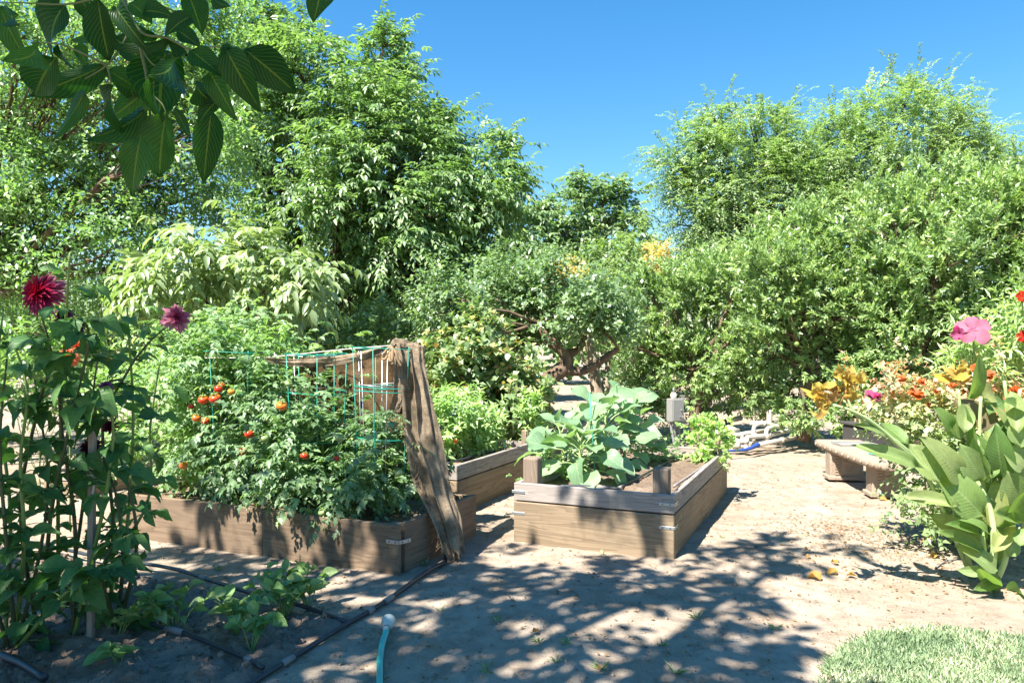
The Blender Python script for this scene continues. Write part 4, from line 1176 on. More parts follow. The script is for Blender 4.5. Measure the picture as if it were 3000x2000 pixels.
def fruit(px, py, rad, b, ripe=True):
    p = bedT_pt(px, py, b)
    rt, bs = min(plants, key=lambda q: (Vector((q[1].x, q[1].y, 0)) - Vector((p.x, p.y, 0))).length)
    o = bpy.data.objects.new('tomato', TM if ripe else TMG); C.objects.link(o); o.parent = rt
    o.location = p - Vector(rt.location); o.scale = [rad / .04] * 3
    o.rotation_euler = (LR_.uniform(-.5, .3), LR_.uniform(-.4, .4), LR_.uniform(0, 6))
    c = bpy.data.objects.new('calyx', CAL); C.objects.link(c); c.parent = o
    if not ripe: o['label'] = 'unripe green tomato'
for px, py, r_, b in ((596, 1171, .042, .10), (630, 1167, .047, .06), (640, 1140, .036, .14), (678, 1147, .030, .12), (575, 1224, .036, .10), (602, 1232, .032, .10), (826, 1188, .043, .10), (730, 1272, .036, .06),
                      (709, 1322, .036, .08), (538, 1363, .036, .03), (892, 1335, .030, .05), (986, 1341, .024, .05), (648, 1128, .03, .2), (560, 1190, .026, .2)):
    fruit(px, py, r_, b)
for px, py, r_, b in ((775, 1284, .036, .04), (846, 1123, .03, .1), (1168, 1384, .03, .05), (945, 1500, .032, .02), (962, 1433, .03, .0), (995, 1284, .03, .06), (935, 1503, .03, .05)):
    fruit(px, py, r_, b, False)
# cages
def cage(label, a, b, r_, ztop, rings, n=6, col='green_wire', rot=0.0, taper=.75, z0=.28):
    base = CT + E1 * a + E2 * b + Vector((0, 0, z0))
    o = thing('tomato_cage', label, 'wire cage', base, 'wire tomato cages')
    hh = ztop - z0
    for k in range(n):
        an = rot + k * 2 * math.pi / n
        lo = base + Vector((math.cos(an), math.sin(an), 0)) * r_ * taper - Vector((0, 0, .04)); hi = base + Vector((math.cos(an) * r_, math.sin(an) * r_, hh))
        mb = MB(); mb.tube([lo, (lo + hi) / 2 + jit(.006), hi], .0033, 5); mb.build('rod', M[col], o, True)
    for z_ in rings:
        rr = r_ * (taper + (1 - taper) * (z_ - z0) / hh) + .005
        c = [base + Vector((math.cos(t_) * rr, math.sin(t_) * rr, z_ - z0 + .008 * math.sin(t_ * 2))) for t_ in np.linspace(0, 2 * math.pi, 33)]
        mb = MB(); mb.tube(c, .0033, 5, False); mb.build('ring', M[col], o, True)
cage('green wire tomato cage standing clear beside the burlap', .42, .48, .23, 1.53, (1.52, 1.23, 1.20, .85), 5, rot=-1.75)
cage('grey wire tomato cage inside the exposed green one', .50, .52, .17, 1.50, (1.24, .9), 5, 'galv', .3)
cage('green wire cage at the middle of the tomato row', 1.05, .48, .24, 1.48, (1.47, 1.17, .8), 5, rot=-1.3)
cage('green wire cage round the tall left tomatoes', 1.85, .46, .26, 1.50, (1.49, 1.16), 5, rot=-.9)
cage('grey wire cage at the back of the tomato row', 1.40, .85, .22, 1.46, (1.45, 1.2), 5, 'galv', .5)

# ------------------------------------------------------------------ burlap
def burlap_mat(name, col, holes, trans=.25):
    m, t, out = new_mat(name)
    uv = t.nodes.new('ShaderNodeUVMap')
    mp = t.nodes.new('ShaderNodeMapping'); mp.inputs['Scale'].default_value = (1, 1, 1); t.links.new(uv.outputs[0], mp.inputs[0])
    co = coords(t, 'Object')
    sp = t.nodes.new('ShaderNodeSeparateXYZ'); t.links.new(mp.outputs[0], sp.inputs[0])
    wx = math_(t, 'SINE', math_(t, 'MULTIPLY', sp.outputs[0], 900.0)); wy = math_(t, 'SINE', math_(t, 'MULTIPLY', sp.outputs[1], 900.0))
    weave = math_(t, 'MULTIPLY', wx, wy)
    st = noise(t, co, 6.5, 6, .7); fn = noise(t, co, 95, 4, .75)
    c = mixc(t, col_mul(col, .42), col, ramp(t, st, [(.38, (0, 0, 0)), (.56, (1, 1, 1))]))
    c = mixc(t, c, col_mul(col, .35), math_(t, 'MULTIPLY', ramp(t, fn, [(.52, (0, 0, 0)), (.7, (1, 1, 1))]), .7))
    p = principled(t, c, .95, .1)
    bump(t, p, math_(t, 'ADD', weave, math_(t, 'MULTIPLY', fn, 2.0)), .5, .004)
    tr = t.nodes.new('ShaderNodeBsdfTranslucent'); t.links.new(mixc(t, c, (1.2, .95, .55), 1.0, 'MULTIPLY'), tr.inputs[0])
    mx = t.nodes.new('ShaderNodeMixShader'); mx.inputs[0].default_value = trans
    t.links.new(p.outputs[0], mx.inputs[1]); t.links.new(tr.outputs[0], mx.inputs[2])
    tp = t.nodes.new('ShaderNodeBsdfTransparent'); m2 = t.nodes.new('ShaderNodeMixShader')
    hole = ramp(t, noise(t, co, 160, 2, .5), [(.62 - holes, (0, 0, 0)), (.66 - holes, (1, 1, 1))])
    t.links.new(math_(t, 'MULTIPLY', hole, .8), m2.inputs[0]); t.links.new(mx.outputs[0], m2.inputs[1]); t.links.new(tp.outputs[0], m2.inputs[2])
    t.links.new(m2.outputs[0], out.inputs[0])
    return m
M['burlap'] = burlap_mat('burlap', (.47, .37, .26), .035)
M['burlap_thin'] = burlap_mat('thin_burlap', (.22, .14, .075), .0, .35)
def sheet(name, parent, L_, R_, mat, ns=30, ntt=44, folds=(), nrm_dir=Vector((.5, -.86, 0)), sag=0.0, rag=0.0, seed=0):
    r_ = np.random.RandomState(seed)
    l = curve(L_, ntt); r = curve(R_, ntt)
    m = min(len(l), len(r)); 
    li = l[np.linspace(0, len(l) - 1, ntt).astype(int)]; ri = r[np.linspace(0, len(r) - 1, ntt).astype(int)]
    S_, T_ = np.meshgrid(np.linspace(0, 1, ns), np.linspace(0, 1, ntt))
    p = li[:, None, :] * (1 - S_[..., None]) + ri[:, None, :] * S_[..., None]
    off = 0
    for (amp, fr, ph, grow) in folds:
        off = off + amp * np.sin(fr * S_ * 6.28 + ph + 1.3 * T_) * (T_ ** grow if grow else 1)
    off = off + .035 * fbm(S_ * 3.2 + seed, T_ * 7, 4)
    p = p + off[..., None] * np.array(nrm_dir)
    p[..., 2] -= sag * np.sin(np.pi * S_)
    if rag: p[-1, :, 2] += rag * r_.rand(ns)
    v = p.reshape(-1, 3)
    idx = (np.arange(ntt - 1)[:, None] * ns + np.arange(ns - 1)[None, :]).ravel()
    tri = np.concatenate([np.stack([idx, idx + 1, idx + ns + 1], -1), np.stack([idx, idx + ns + 1, idx + ns], -1)])
    o = link(name, mesh_np(name, v, tri, mat, uv=np.stack([S_.ravel(), T_.ravel()], -1), smooth=True), parent)
    md = o.modifiers.new('thickness', 'SOLIDIFY'); md.thickness = .002
    return o
bu = thing('burlap_cover', 'frayed brown burlap tied to the cage and draped to the ground', 'burlap', CT + E2 * .5)
sheet('drape', bu, [P(1168,1000,5.52), P(1172,1060,5.48), P(1180,1250,5.42), P(1206,1400,5.36), P(1262,1520,5.26), P(1312,1648,5.22)],
      [P(1243,1016,5.58), P(1246,1090,5.56), P(1290,1290,5.50), P(1316,1430,5.44), P(1347,1520,5.40), P(1356,1632,5.38)], M['burlap'], 36, 60,
      folds=((.026, 1.35, .6, .5), (.010, 2.7, 1.0, .6)), rag=.05, seed=2)
sheet('drape', bu, [P(1196,1004,5.50), P(1206,1080,5.46), P(1222,1260,5.40), P(1262,1420,5.33), P(1300,1530,5.27), P(1330,1645,5.24)],
      [P(1246,1014,5.55), P(1249,1090,5.53), P(1296,1290,5.47), P(1322,1430,5.41), P(1352,1520,5.37), P(1364,1625,5.35)], M['burlap'], 24, 60,
      folds=((.018, 1.6, 2.0, .5), (.008, 3.7, .4, .6)), rag=.09, seed=12)
sheet('drape', bu, [P(1142,1008,5.50), P(1150,1060,5.47), P(1146,1150,5.46), P(1128,1225,5.46)], [P(1172,1004,5.50), P(1186,1080,5.46), P(1190,1180,5.45), P(1178,1222,5.45)], M['burlap'], 16, 24,
      folds=((.022, 1.6, .4, 0), (.008, 4.0, 1.0, 0)), rag=.08, seed=3)
sheet('top_fold', bu, [P(1142,1010,5.50), P(1165,998,5.62), P(1200,1004,5.80), P(1238,1018,5.95)], [P(1170,1012,5.48), P(1215,1010,5.56), P(1235,1014,5.66), P(1246,1022,5.74)], M['burlap'], 16, 20, folds=((.01, 2, 0, 0),), nrm_dir=Vector((0, 0, 1)), seed=4)
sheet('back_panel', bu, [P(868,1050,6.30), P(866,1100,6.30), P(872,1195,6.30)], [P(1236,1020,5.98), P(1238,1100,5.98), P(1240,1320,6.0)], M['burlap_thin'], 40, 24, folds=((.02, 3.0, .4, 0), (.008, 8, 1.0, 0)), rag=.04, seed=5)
sheet('top_strip', bu, [P(770,1046,5.85), P(780,1054,5.85), P(790,1064,5.85)], [P(1128,1012,5.55), P(1120,1028,5.56), P(1110,1044,5.58)], M['burlap'], 30, 8, folds=((.02, 2.5, 1, 0),), sag=.05, seed=6)
kb = np.array(P(1146, 1016, 5.40))
for k, pts in enumerate(([(0,0,0),(-.03,-.01,-.02),(-.062,-.015,-.075),(-.04,-.02,-.09),(-.008,-.01,-.03)], [(0,0,0),(.015,-.02,-.03),(.012,-.03,-.10),(-.006,-.03,-.09),(0,-.01,-.02)], [(0,0,0),(.035,-.02,-.04),(.055,-.02,-.10),(.075,-.015,-.14)], [(0,0,0),(.01,-.02,-.05),(.015,-.03,-.13)])):
    mb = MB(); mb.tube(curve([kb + np.array(q) for q in pts], 16), .010 + .003 * (k % 2), 7); mb.build('bow_loop', M['burlap_knot'] if 'burlap_knot' in M else M.setdefault('burlap_knot', simple_mat('burlap_rope', (.27, .19, .115), .95, .1, 0, .35, 60, .6, .004)), bu, True)
mb = MB(); rg = np.random.RandomState(9)
for k in range(170):                                                  # loose threads
    t_ = rg.rand(); q = np.array(P(1140 + 40 * t_, 1222 + 10 * rg.rand(), 5.45)) if k < 35 else (np.array(P(1180, 1250, 5.41)) * (1 - t_) + np.array(P(1300, 1610, 5.26)) * t_)
    e = q + np.array([rg.normal(0, .02), rg.normal(0, .02) - .01, -.02 - .05 * rg.rand()])
    mb.tube([q, (q + e) / 2 + rg.normal(size=3) * .008, e], .0022, 3, False)
o = mb.build('loose_thread', M['burlap_knot'], bu, True); o['kind'] = 'stuff'
mb = MB(); mb.tube(curve([P(600, 1048, 6.1), P(780, 1046, 5.9), P(1000, 1024, 5.6), P(1145, 1012, 5.45)], 30), .004, 5)
tag(mb.build('twine', M['twine']), 'string tied along the tops of the tomato cages', 'string')

# ------------------------------------------------------------------ collards, herbs, peppers
COL = family('leaf', M['collard'], sh_collard, 5, nu=6, nv=4, curl=.35, fold=.10, wave=.06)
def collard(label, base, n, hmax, spread, seed, lean=Vector((0, 0, 0)), big=.24):
    R = random.Random(seed)
    o = thing('collard_plant', label, 'plant', base, 'collards in the middle bed')
    top = base + Vector((0, 0, hmax * .55)) + lean * .5
    stalk(o, [base - Vector((0, 0, .05)), base + Vector((0, 0, hmax * .3)), top], .018, .012, M['stem_pale'], 'stem')
    for k in range(n):
        t_ = (k + .5) / n
        an = k * 2.4 + R.uniform(-.4, .4)
        out_ = Vector((math.cos(an), math.sin(an), 0))
        b0 = base.lerp(top, .15 + .8 * t_)
        el = .15 + .95 * t_ + R.uniform(-.2, .2)
        d = (out_ * math.cos(el) + Vector((0, 0, math.sin(el)))).normalized()
        pl_ = spread * R.uniform(.55, 1.1) * (1.1 - .35 * t_)
        b1 = b0 + d * pl_ + Vector((0, 0, -.03))
        lf_d = (d + Vector((0, 0, -.35 + .3 * t_)) + jit(.15)).normalized()
        nn = (Vector((0, 0, 1)) - out_ * .25 + Vector((-.2, -.45, .1)) + jit(.25))
        L = big * R.uniform(.7, 1.15)
        lf = put(o, 'leaf', R.choice(COL), b1, lf_d, nn, L, L * R.uniform(.72, .95))
        stalk(o, [b0, b0.lerp(b1, .55) + Vector((0, 0, .02)), b1 + lf_d * L * .05], .006, .0045, M['stem_pale'], 'petiole', 6, 5)
    return o
sB = .385
def soilpt(px, py, z=sB): return G(px, py, z)
collard('large collard plant nearest the front board with drooping grey-green leaves', soilpt(1700, 1405), 28, .66, .28, 3, big=.25)
collard('collard plant with bright upright leaves at the middle of the bed', soilpt(1775, 1365), 28, .92, .27, 4, big=.25)
collard('rear collard plant reaching right towards the switch box', soilpt(1830, 1352), 26, .90, .27, 5, lean=Vector((.08, 0, 0)), big=.25)
collard('left collard plant leaning over the side board', soilpt(1650, 1375), 18, .66, .24, 6, lean=Vector((-.05, 0, 0)), big=.22)
mb = MB(); q0 = soilpt(1745, 1410); mb.tube([q0, P(1727, 1146, q0.y)], .006, 6)
tag(mb.build('garden_stake', simple_mat('green_stake', (.05, .26, .20), .5)), 'thin green plastic stake among the collards', 'stake')
def clump(name, label, base, lobes, leafm, style='alternate', ll=.04, lw=.025, tpl='four', dens=160, twigs=5, tl=.12, seed=1, cat='plant', group=None, **kw):
    rt = make_tree(name, label, base, Vector(base) + Vector((0, 0, .1)), lobes, style, ll, lw, leafm, M['stem'], tpl, dens, twigs, tl, .010, seed, .15, .35, cat, group, crown='foliage', twig_r=.002, **kw)
    for ch in rt.children:
        if ch.name.startswith('trunk'): ch.name = 'stem'
    return rt
bb = soilpt(2075, 1352)
clump('basil_plant', 'bright yellow-green basil plant in the far right of the middle bed', bb, [(bb + Vector(c), r_) for c, r_ in (((0, 0, .10), .12), ((-.08, 0, .16), .11), ((.08, 0, .16), .11), ((0, .03, .26), .12), ((-.10, .03, .28), .07), ((.10, .02, .26), .08), ((.0, .02, .36), .07))], M['basil'], 'rosette', .048, .026, dens=420, twigs=5, tl=.07, seed=81, z_min=.36)
bb = soilpt(1880, 1345)
clump('parsley_plant', 'low bright parsley patch behind the collards', bb, [(bb + Vector(c), r_) for c, r_ in (((-.1, 0, .05), .13), ((.08, 0, .06), .14), ((.22, .05, .07), .12), ((.02, .1, .1), .13), ((.3, .1, .06), .09))], M['parsley'], 'tomato', .032, .026, dens=260, twigs=5, tl=.10, seed=82, z_min=.38)
bb = soilpt(1570, 1400)
clump('clover_patch', 'low ground cover at the foot of the left post in the middle bed', bb, [(bb + Vector(c), r_) for c, r_ in (((-.02, 0, .03), .08), ((.1, -.02, .03), .09), ((.2, 0, .03), .08))], M['parsley'], 'alternate', .026, .022, dens=500, twigs=4, tl=.06, seed=83, z_min=.40)
for i, (px, py, h) in enumerate(((1290, 1335, .36), (1340, 1340, .40), (1390, 1330, .32), (1330, 1315, .40), (1425, 1303, .22))):
    b_ = G(px, py, .39)
    lab = ['pepper plant nearest the burlap', 'pepper plant with one small red fruit', 'pepper plant at the front of its bed', 'rear pepper plant against the bramble', 'smallest pepper plant, towards the far corner post'][i]
    rr = np.random.RandomState(90 + i)
    rt = clump('pepper_plant', lab, b_, [(b_ + Vector((rr.uniform(-.12, .12), rr.uniform(-.1, .1), h * k / 4)), .085 + .03 * rr.rand()) for k in range(1, 6)], M['pepper_leaf'], 'alternate', .085, .03, 'four', 260, 5, .15, 90 + i, 'plant', 'pepper plants in their bed', z_min=.42)
    if i == 1:
        o = bpy.data.objects.new('pepper_fruit', TM); C.objects.link(o); o.parent = rt; o.location = P(1335, 1292, b_.y - .15) - b_; o.scale = (.6, .6, .8); o['label'] = 'small red pepper fruit'
# tall weed leaning over the pepper bed corner
b_ = G(1560, 1330, .30) 
clump('pepper_plant', 'pale leafy shoot leaning out between the two planked beds', b_, [(P(1575, 1290, b_.y), .07), (P(1560, 1250, b_.y), .07), (P(1550, 1215, b_.y), .06), (P(1545, 1185, b_.y), .05), (P(1590, 1320, b_.y), .07)], M['pepper_leaf'], 'alternate', .075, .028, 'four', 420, 5, .12, 99, 'plant', 'pepper plants in their bed')

# green oranges
sph = bmesh.new(); bmesh.ops.create_icosphere(sph, subdivisions=2, radius=.036)
OM = bpy.data.meshes.new('orange'); sph.to_mesh(OM); sph.free(); OM.materials.append(M['orange_fruit'])
for p_ in OM.polygons: p_.use_smooth = True
ot = sorted([o for o in C.objects if o.name.startswith('orange_tree')], key=lambda o: o.location.x)
for (vx, vy, ti, D) in ((1745, 810, 1, 10.55), (1790, 690, 1, 10.45), (1850, 745, 1, 10.35), (1900, 620, 1, 10.5), (2035, 640, 2, 9.6), (2120, 560, 2, 9.65), (2075, 750, 2, 9.5), (1655, 700, 0, 11.8), (1590, 790, 0, 11.75), (2200, 690, 3, 9.2), (2290, 560, 3, 9.2), (1830, 790, 1, 10.35), (1960, 840, 1, 10.5), (2150, 680, 2, 9.5)):
    o = bpy.data.objects.new('orange', OM); C.objects.link(o); o.parent = ot[ti]; o.location = Pv(vx, vy, D) - Vector(ot[ti].location)

# ------------------------------------------------------------------ hanging walnut bough
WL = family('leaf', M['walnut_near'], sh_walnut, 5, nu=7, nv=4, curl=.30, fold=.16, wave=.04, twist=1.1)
wb = thing('walnut_bough', 'near walnut bough with large dark leaves hanging into the top left', 'branch', P(350, -60, 1.45))
def c1(x, y, D): return P(x / 2.24, y / 2.24, D)
R = random.Random(77)
bough = [(430,30,190,300,300),(0,40,110,400,150),(640,-10,700,400,150),(870,235,1095,185,95),(1230,-50,1340,205,150),(1390,-40,1425,85,95),(2100,-70,2095,85,150),(365,375,170,645,200),(700,425,225,640,135),
 (1095,260,1310,740,170),(1085,325,1020,745,290),(1475,310,1680,700,190),(1600,325,1978,610,190),(1250,330,1465,495,150),(1370,465,1490,675,160),(1650,290,1545,385,130),(1165,200,1312,300,115),(1250,110,1090,175,140),
 (730,555,675,915,240),(560,595,420,890,110),(950,725,725,955,190),(965,595,775,745,160),(1090,735,1020,1160,190),(920,895,845,1282,180),(1385,715,1335,1200,160),(1460,640,1275,755,130),(1145,705,1250,905,60),
 (1110,245,740,385,120),(215,290,330,485,120),(380,285,425,495,100),(480,320,620,395,110),(590,0,690,400,55),(740,250,1000,405,150),(705,460,945,600,100),(1000,500,1005,900,110),(850,20,1000,110,120),(760,50,870,230,120),
 (250,-40,420,60,150),(520,-30,600,150,120),(940,80,1090,40,110),(120,160,20,60,110),(1440,330,1600,380,120),(820,440,870,700,150),(300,480,240,660,120),(1290,560,1340,700,130)]
for i, (x0, y0, x1, y1, w_) in enumerate(bough):
    D0 = 1.42 + R.uniform(-.14, .14)
    a = c1(x0, y0, D0); b = c1(x1, y1, D0 + R.uniform(-.05, .06))
    L = (b - a).length; W = w_ / 2.24 * D0 / F * R.uniform(1.1, 1.3)
    nn = Vector((R.gauss(0, .25), -1 if R.random() < .8 else 1, R.gauss(.25, .3)))
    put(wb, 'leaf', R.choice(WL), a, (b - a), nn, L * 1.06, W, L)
stalk(wb, [(-2.6, -.6, 4.6), (-1.7, .4, 3.6), (-1.0, 1.2, 2.75), tuple(c1(760, -160, 1.5))], .022, .0065, M['bark_brown'], 'twig', 18, 7)
for pts, r0, r1 in (([(760,-160,1.5),(800,-20,1.46),(870,150,1.43),(905,270,1.42),(950,430,1.41),(975,600,1.40),(985,760,1.40)], .0065, .002),
                    ([(870,150,1.43),(960,230,1.40),(1100,250,1.38),(1250,330,1.38),(1330,310,1.38),(1450,310,1.38),(1600,330,1.38)], .003, .0012),
                    ([(870,160,1.43),(800,300,1.41),(700,430,1.40),(560,520,1.40)], .003, .0012), ([(700,430,1.40),(520,340,1.4),(380,290,1.4),(200,280,1.4)], .0025, .001),
                    ([(975,600,1.40),(1060,680,1.39),(1090,740,1.39)], .002, .001), ([(905,270,1.42),(1000,420,1.4),(1200,540,1.4),(1390,715,1.4)], .002, .001),
                    ([(800,-20,1.46),(640,-10,1.44),(430,30,1.43),(150,20,1.43),(0,20,1.43)], .003, .001), ([(800,-20,1.46),(1000,20,1.42),(1180,90,1.41),(1250,110,1.41)], .003, .001),
                    ([(985,760,1.40),(950,830,1.40),(925,895,1.40)], .002, .001), ([(700,430,1.4),(720,500,1.4),(730,560,1.4)], .002, .001)):
    stalk(wb, [c1(*q) for q in pts], r0, r1, M['twig'], 'twig', 18, 6)

# ------------------------------------------------------------------ dahlias
DL = family('leaf', M['dahlia_leaf'], sh_dahlia, 5, nu=8, nv=4, curl=.30, fold=.12, wave=.05, twist=.8)
def blossom(parent, c, axis_, r_, mat, rows=6, per=14, seed=0, narrow=.22, cup=.5, label=None):
    """double flower: rows of petals, the inner ones shorter and steeper"""
    rng = np.random.RandomState(seed)
    ax = nrmz(np.array(axis_, float)); u = nrmz(np.cross(ax, [.3, .2, .9])); v_ = np.cross(ax, u)
    pos, d, n, L, W, rd = [], [], [], [], [], []
    for i in range(rows):
        f_ = i / max(1, rows - 1)
        el = -.35 + f_ * 1.7
        m_ = max(5, int(per * (1 - .5 * f_)))
        for k in range(m_):
            a = 6.283 * (k + .5 * (i % 2)) / m_ + rng.normal(0, .08)
            rad = u * math.cos(a) + v_ * math.sin(a)
            dd = rad * math.cos(el) + ax * math.sin(el) + rng.normal(size=3) * .10
            pos.append(np.array(c) + ax * (.10 * r_ * f_)); d.append(dd); n.append(ax * math.cos(el) - rad * math.sin(el) * 1.0)
            L.append(r_ * (1 - .45 * f_) * rng.uniform(.85, 1.1)); W.append(r_ * narrow * rng.uniform(.8, 1.2)); rd.append(np.clip((1 - f_) * .9 + rng.normal(0, .12), 0, 1))
    v, f, k = leaves_np('eight', np.array(pos), np.array(d), np.array(n), np.array(L), np.array(W))
    # fold the petals the other way (cupped towards the middle)
    o = link('flower', mesh_np('flower', v, f, mat, np.repeat(np.array(rd), k)), parent)
    if label: o['label'] = label
    mb = MB()
    cc = np.array(c)
    mb.tube([cc - ax * r_ * .22, cc - ax * r_ * .05, cc + ax * r_ * .04], [.006, r_ * .2, r_ * .14], 8)
    s_ = mb.build('sepal', M['stem'], None, True); s_.parent = o
    return o
def dahlia(label, base, stems, seed, leaves=24, size=.155):
    """stems: list of pixel paths (x,y,D) from near the base to the tip"""
    R = random.Random(seed)
    o = thing('dahlia_plant', label, 'plant', base, 'dahlias at the left edge')
    for s_ in stems:
        pts = [base + jit(.03) * Vector((1, 1, 0)) if 0 else base + Vector((R.uniform(-.04, .04), R.uniform(-.03, .03), -.03))] + [P(*q) for q in s_]
        c = curve(pts, 24)
        mb = MB(); mb.tube(c, np.linspace(.0115, .0045, len(c)), 7); mb.build('stem', M['stem'] if R.random() < .6 else M['stem_dark'], o, True)
        n = leaves
        for k in range(n):
            i = int((.12 + .83 * k / n) * (len(c) - 1)); q = Vector(c[i])
            an = (k % 2) * math.pi + (k // 2) * 1.57 + R.uniform(-.5, .5)
            od = Vector((math.cos(an), math.sin(an) * .8, R.uniform(-.1, .45))).normalized()
            pe = q + od * R.uniform(.05, .12)
            stalk(o, [q, (q + pe) / 2 + Vector((0, 0, .01)), pe], .0035, .002, M['stem'], 'petiole', 5, 5)
            L = size * R.uniform(.65, 1.2)
            for sd in ((0,) if R.random() < .45 else (0, 1, -1)):
                dd = (od + Vector((-od.y, od.x, 0)) * sd * 1.0 + Vector((0, 0, -.30 + R.uniform(-.3, .25)))).normalized()
                put(o, 'leaf', R.choice(DL), pe if sd == 0 else q.lerp(pe, .6), dd, Vector((R.gauss(0, .35), R.gauss(-.35, .3), 1)), L * (1 if sd == 0 else .7), L * R.uniform(.5, .66) * (1 if sd == 0 else .8))
    return o
d1 = dahlia('tall dahlia with one big crimson and violet bloom at the left edge', GZ(120, 1870), [[(150, 1500, 3.75), (215, 1200, 3.7), (260, 980, 3.6), (200, 905, 3.6)], [(60, 1500, 3.8), (110, 1200, 3.75), (150, 1050, 3.7), (120, 920, 3.62)]], 11)
blossom(d1, P(128, 862, 3.55), (-.15, -.85, .30), .125, M['crimson'], 9, 26, 1, .17, label='big crimson flower with violet tips')
d2 = dahlia('dahlia with a faded plum bloom beside the big crimson one', GZ(210, 1880), [[(220, 1550, 3.85), (180, 1250, 3.8), (175, 1080, 3.78), (205, 980, 3.75)], [(300, 1500, 3.8), (330, 1300, 3.8), (325, 1180, 3.8), (312, 1150, 3.8)]], 12, 14)
blossom(d2, P(185, 930, 3.72), (-.3, -.5, .6), .065, M['plum_petal'], 6, 12, 2, .3, label='faded plum flower')
blossom(d2, P(232, 955, 3.74), (.4, -.5, .5), .05, M['plum_petal'], 5, 11, 3, .3, label='second faded plum flower')
blossom(d2, P(310, 1134, 3.8), (.2, -.9, .3), .042, M['violet_petal'], 6, 14, 4, .24, label='small violet flower')
d3 = dahlia('dahlia arching right to a single pink bloom', GZ(330, 1790), [[(330, 1500, 4.3), (300, 1250, 4.3), (370, 1095, 4.25), (430, 1010, 4.2), (500, 945, 4.2)], [(380, 1450, 4.3), (390, 1200, 4.3), (378, 1000, 4.2), (372, 900, 4.2)]], 13, 15, .12)
blossom(d3, P(516, 932, 4.15), (.5, -.75, .25), .095, M['pink_petal'], 6, 11, 5, .38, label='single pink flower')
d4 = dahlia('short dahlia with dark magenta blooms behind the wooden stake', GZ(350, 1850), [[(360, 1650, 3.9), (340, 1450, 3.92), (300, 1340, 3.95)], [(400, 1600, 3.9), (370, 1400, 3.9), (330, 1280, 3.9)], [(300, 1700, 3.75), (330, 1600, 3.7), (390, 1560, 3.7)]], 14, 12, .13)
blossom(d4, P(266, 1312, 3.95), (-.1, -.8, .4), .075, M['plum_petal'], 7, 18, 6, .18, label='dark magenta flower behind the stake')
blossom(d4, P(322, 1246, 3.9), (.3, -.7, -.4), .06, M['plum_petal'], 6, 14, 7, .2, label='withered dark flower')
d5 = dahlia('leafy dahlia without blooms cut by the left edge', GZ(40, 1900), [[(20, 1600, 3.6), (0, 1300, 3.6), (20, 1050, 3.6)], [(70, 1600, 3.65), (60, 1350, 3.6), (80, 1150, 3.6), (40, 1000, 3.6)], [(-60, 1600, 3.6), (-90, 1200, 3.6)], [(110, 1650, 3.75), (140, 1400, 3.8), (100, 1100, 3.8)], [(30, 1500, 3.9), (-10, 1150, 3.9), (10, 900, 3.9)], [(180, 1750, 3.55), (260, 1690, 3.5), (330, 1650, 3.5)]], 15, 15, .14)
d6 = dahlia('tall leafy dahlia shoot rising past the crimson bloom', GZ(180, 1800), [[(170, 1500, 4.0), (180, 1200, 3.95), (195, 900, 3.5), (205, 740, 3.4)], [(420, 1500, 4.6), (440, 1250, 4.6), (470, 1050, 4.6)], [(240, 1500, 4.2), (260, 1250, 4.2), (290, 1020, 4.2)]], 16, 18, .13)
b_ = Vector(P(205, 1040, 6.2))
og = thing('orange_dahlia_plant', 'far orange flower glimpsed between the dahlia stems', 'plant', Vector((b_.x, b_.y, 0)))
stalk(og, [Vector((b_.x, b_.y, 0)), b_ * 1.0 - Vector((0, 0, .3)), b_], .008, .004, M['stem'])
M['orange_dahlia'] = petal_mat('orange_dahlia_petal', [(0, (.85, .10, .02)), (1, (.85, .35, .18))])
blossom(og, P(205, 1045, 6.2), (.1, -.9, .2), .11, M['orange_dahlia'], 5, 12, 8, .3)
blossom(og, P(228, 1015, 6.3), (.1, -.9, .2), .08, M['orange_dahlia'], 5, 12, 9, .3)
# bright shrubs that fill the space behind dahlias and tomatoes
def shrub(label, lst, D, mat, ll, lw, seed, style='alternate', dens=110, z=0, tl=.2, name='shrub', tpl='four', group='shrubs behind the tomato bed'):
    lob = LB(D, lst, .25, seed)
    cx = sum(l[0].x for l in lob) / len(lob); cy = sum(l[0].y for l in lob) / len(lob)
    b_ = Vector((cx, cy, z))
    return clump(name, label, b_, lob, mat, style, ll, lw, tpl, dens, 6, tl, seed, 'shrub', group)
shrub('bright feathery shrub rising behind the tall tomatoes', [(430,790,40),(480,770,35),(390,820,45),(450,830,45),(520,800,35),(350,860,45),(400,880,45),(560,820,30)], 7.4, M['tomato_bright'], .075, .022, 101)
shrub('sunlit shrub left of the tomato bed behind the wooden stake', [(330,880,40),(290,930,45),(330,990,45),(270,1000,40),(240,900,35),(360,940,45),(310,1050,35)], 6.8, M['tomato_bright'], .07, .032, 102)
shrub('low sunlit shrub at the far left behind the dahlias', [(60,800,50),(130,820,50),(190,850,45),(40,880,50),(110,900,45),(10,830,50)], 8.2, M['plum'], .08, .045, 103)
shrub('dark low shrub under the tall walnut', [(640,760,45),(700,770,45),(760,780,45),(830,770,45),(900,770,40),(590,790,45),(670,820,45),(740,820,40),(850,810,40)], 11.2, M['walnut'], .10, .045, 104)
shrub('bluish low shrub beneath the left end of the hedge', [(1440,850,32),(1455,890,35),(1430,910,30),(1470,930,30)], 13.2, M['apricot'], .09, .035, 105)

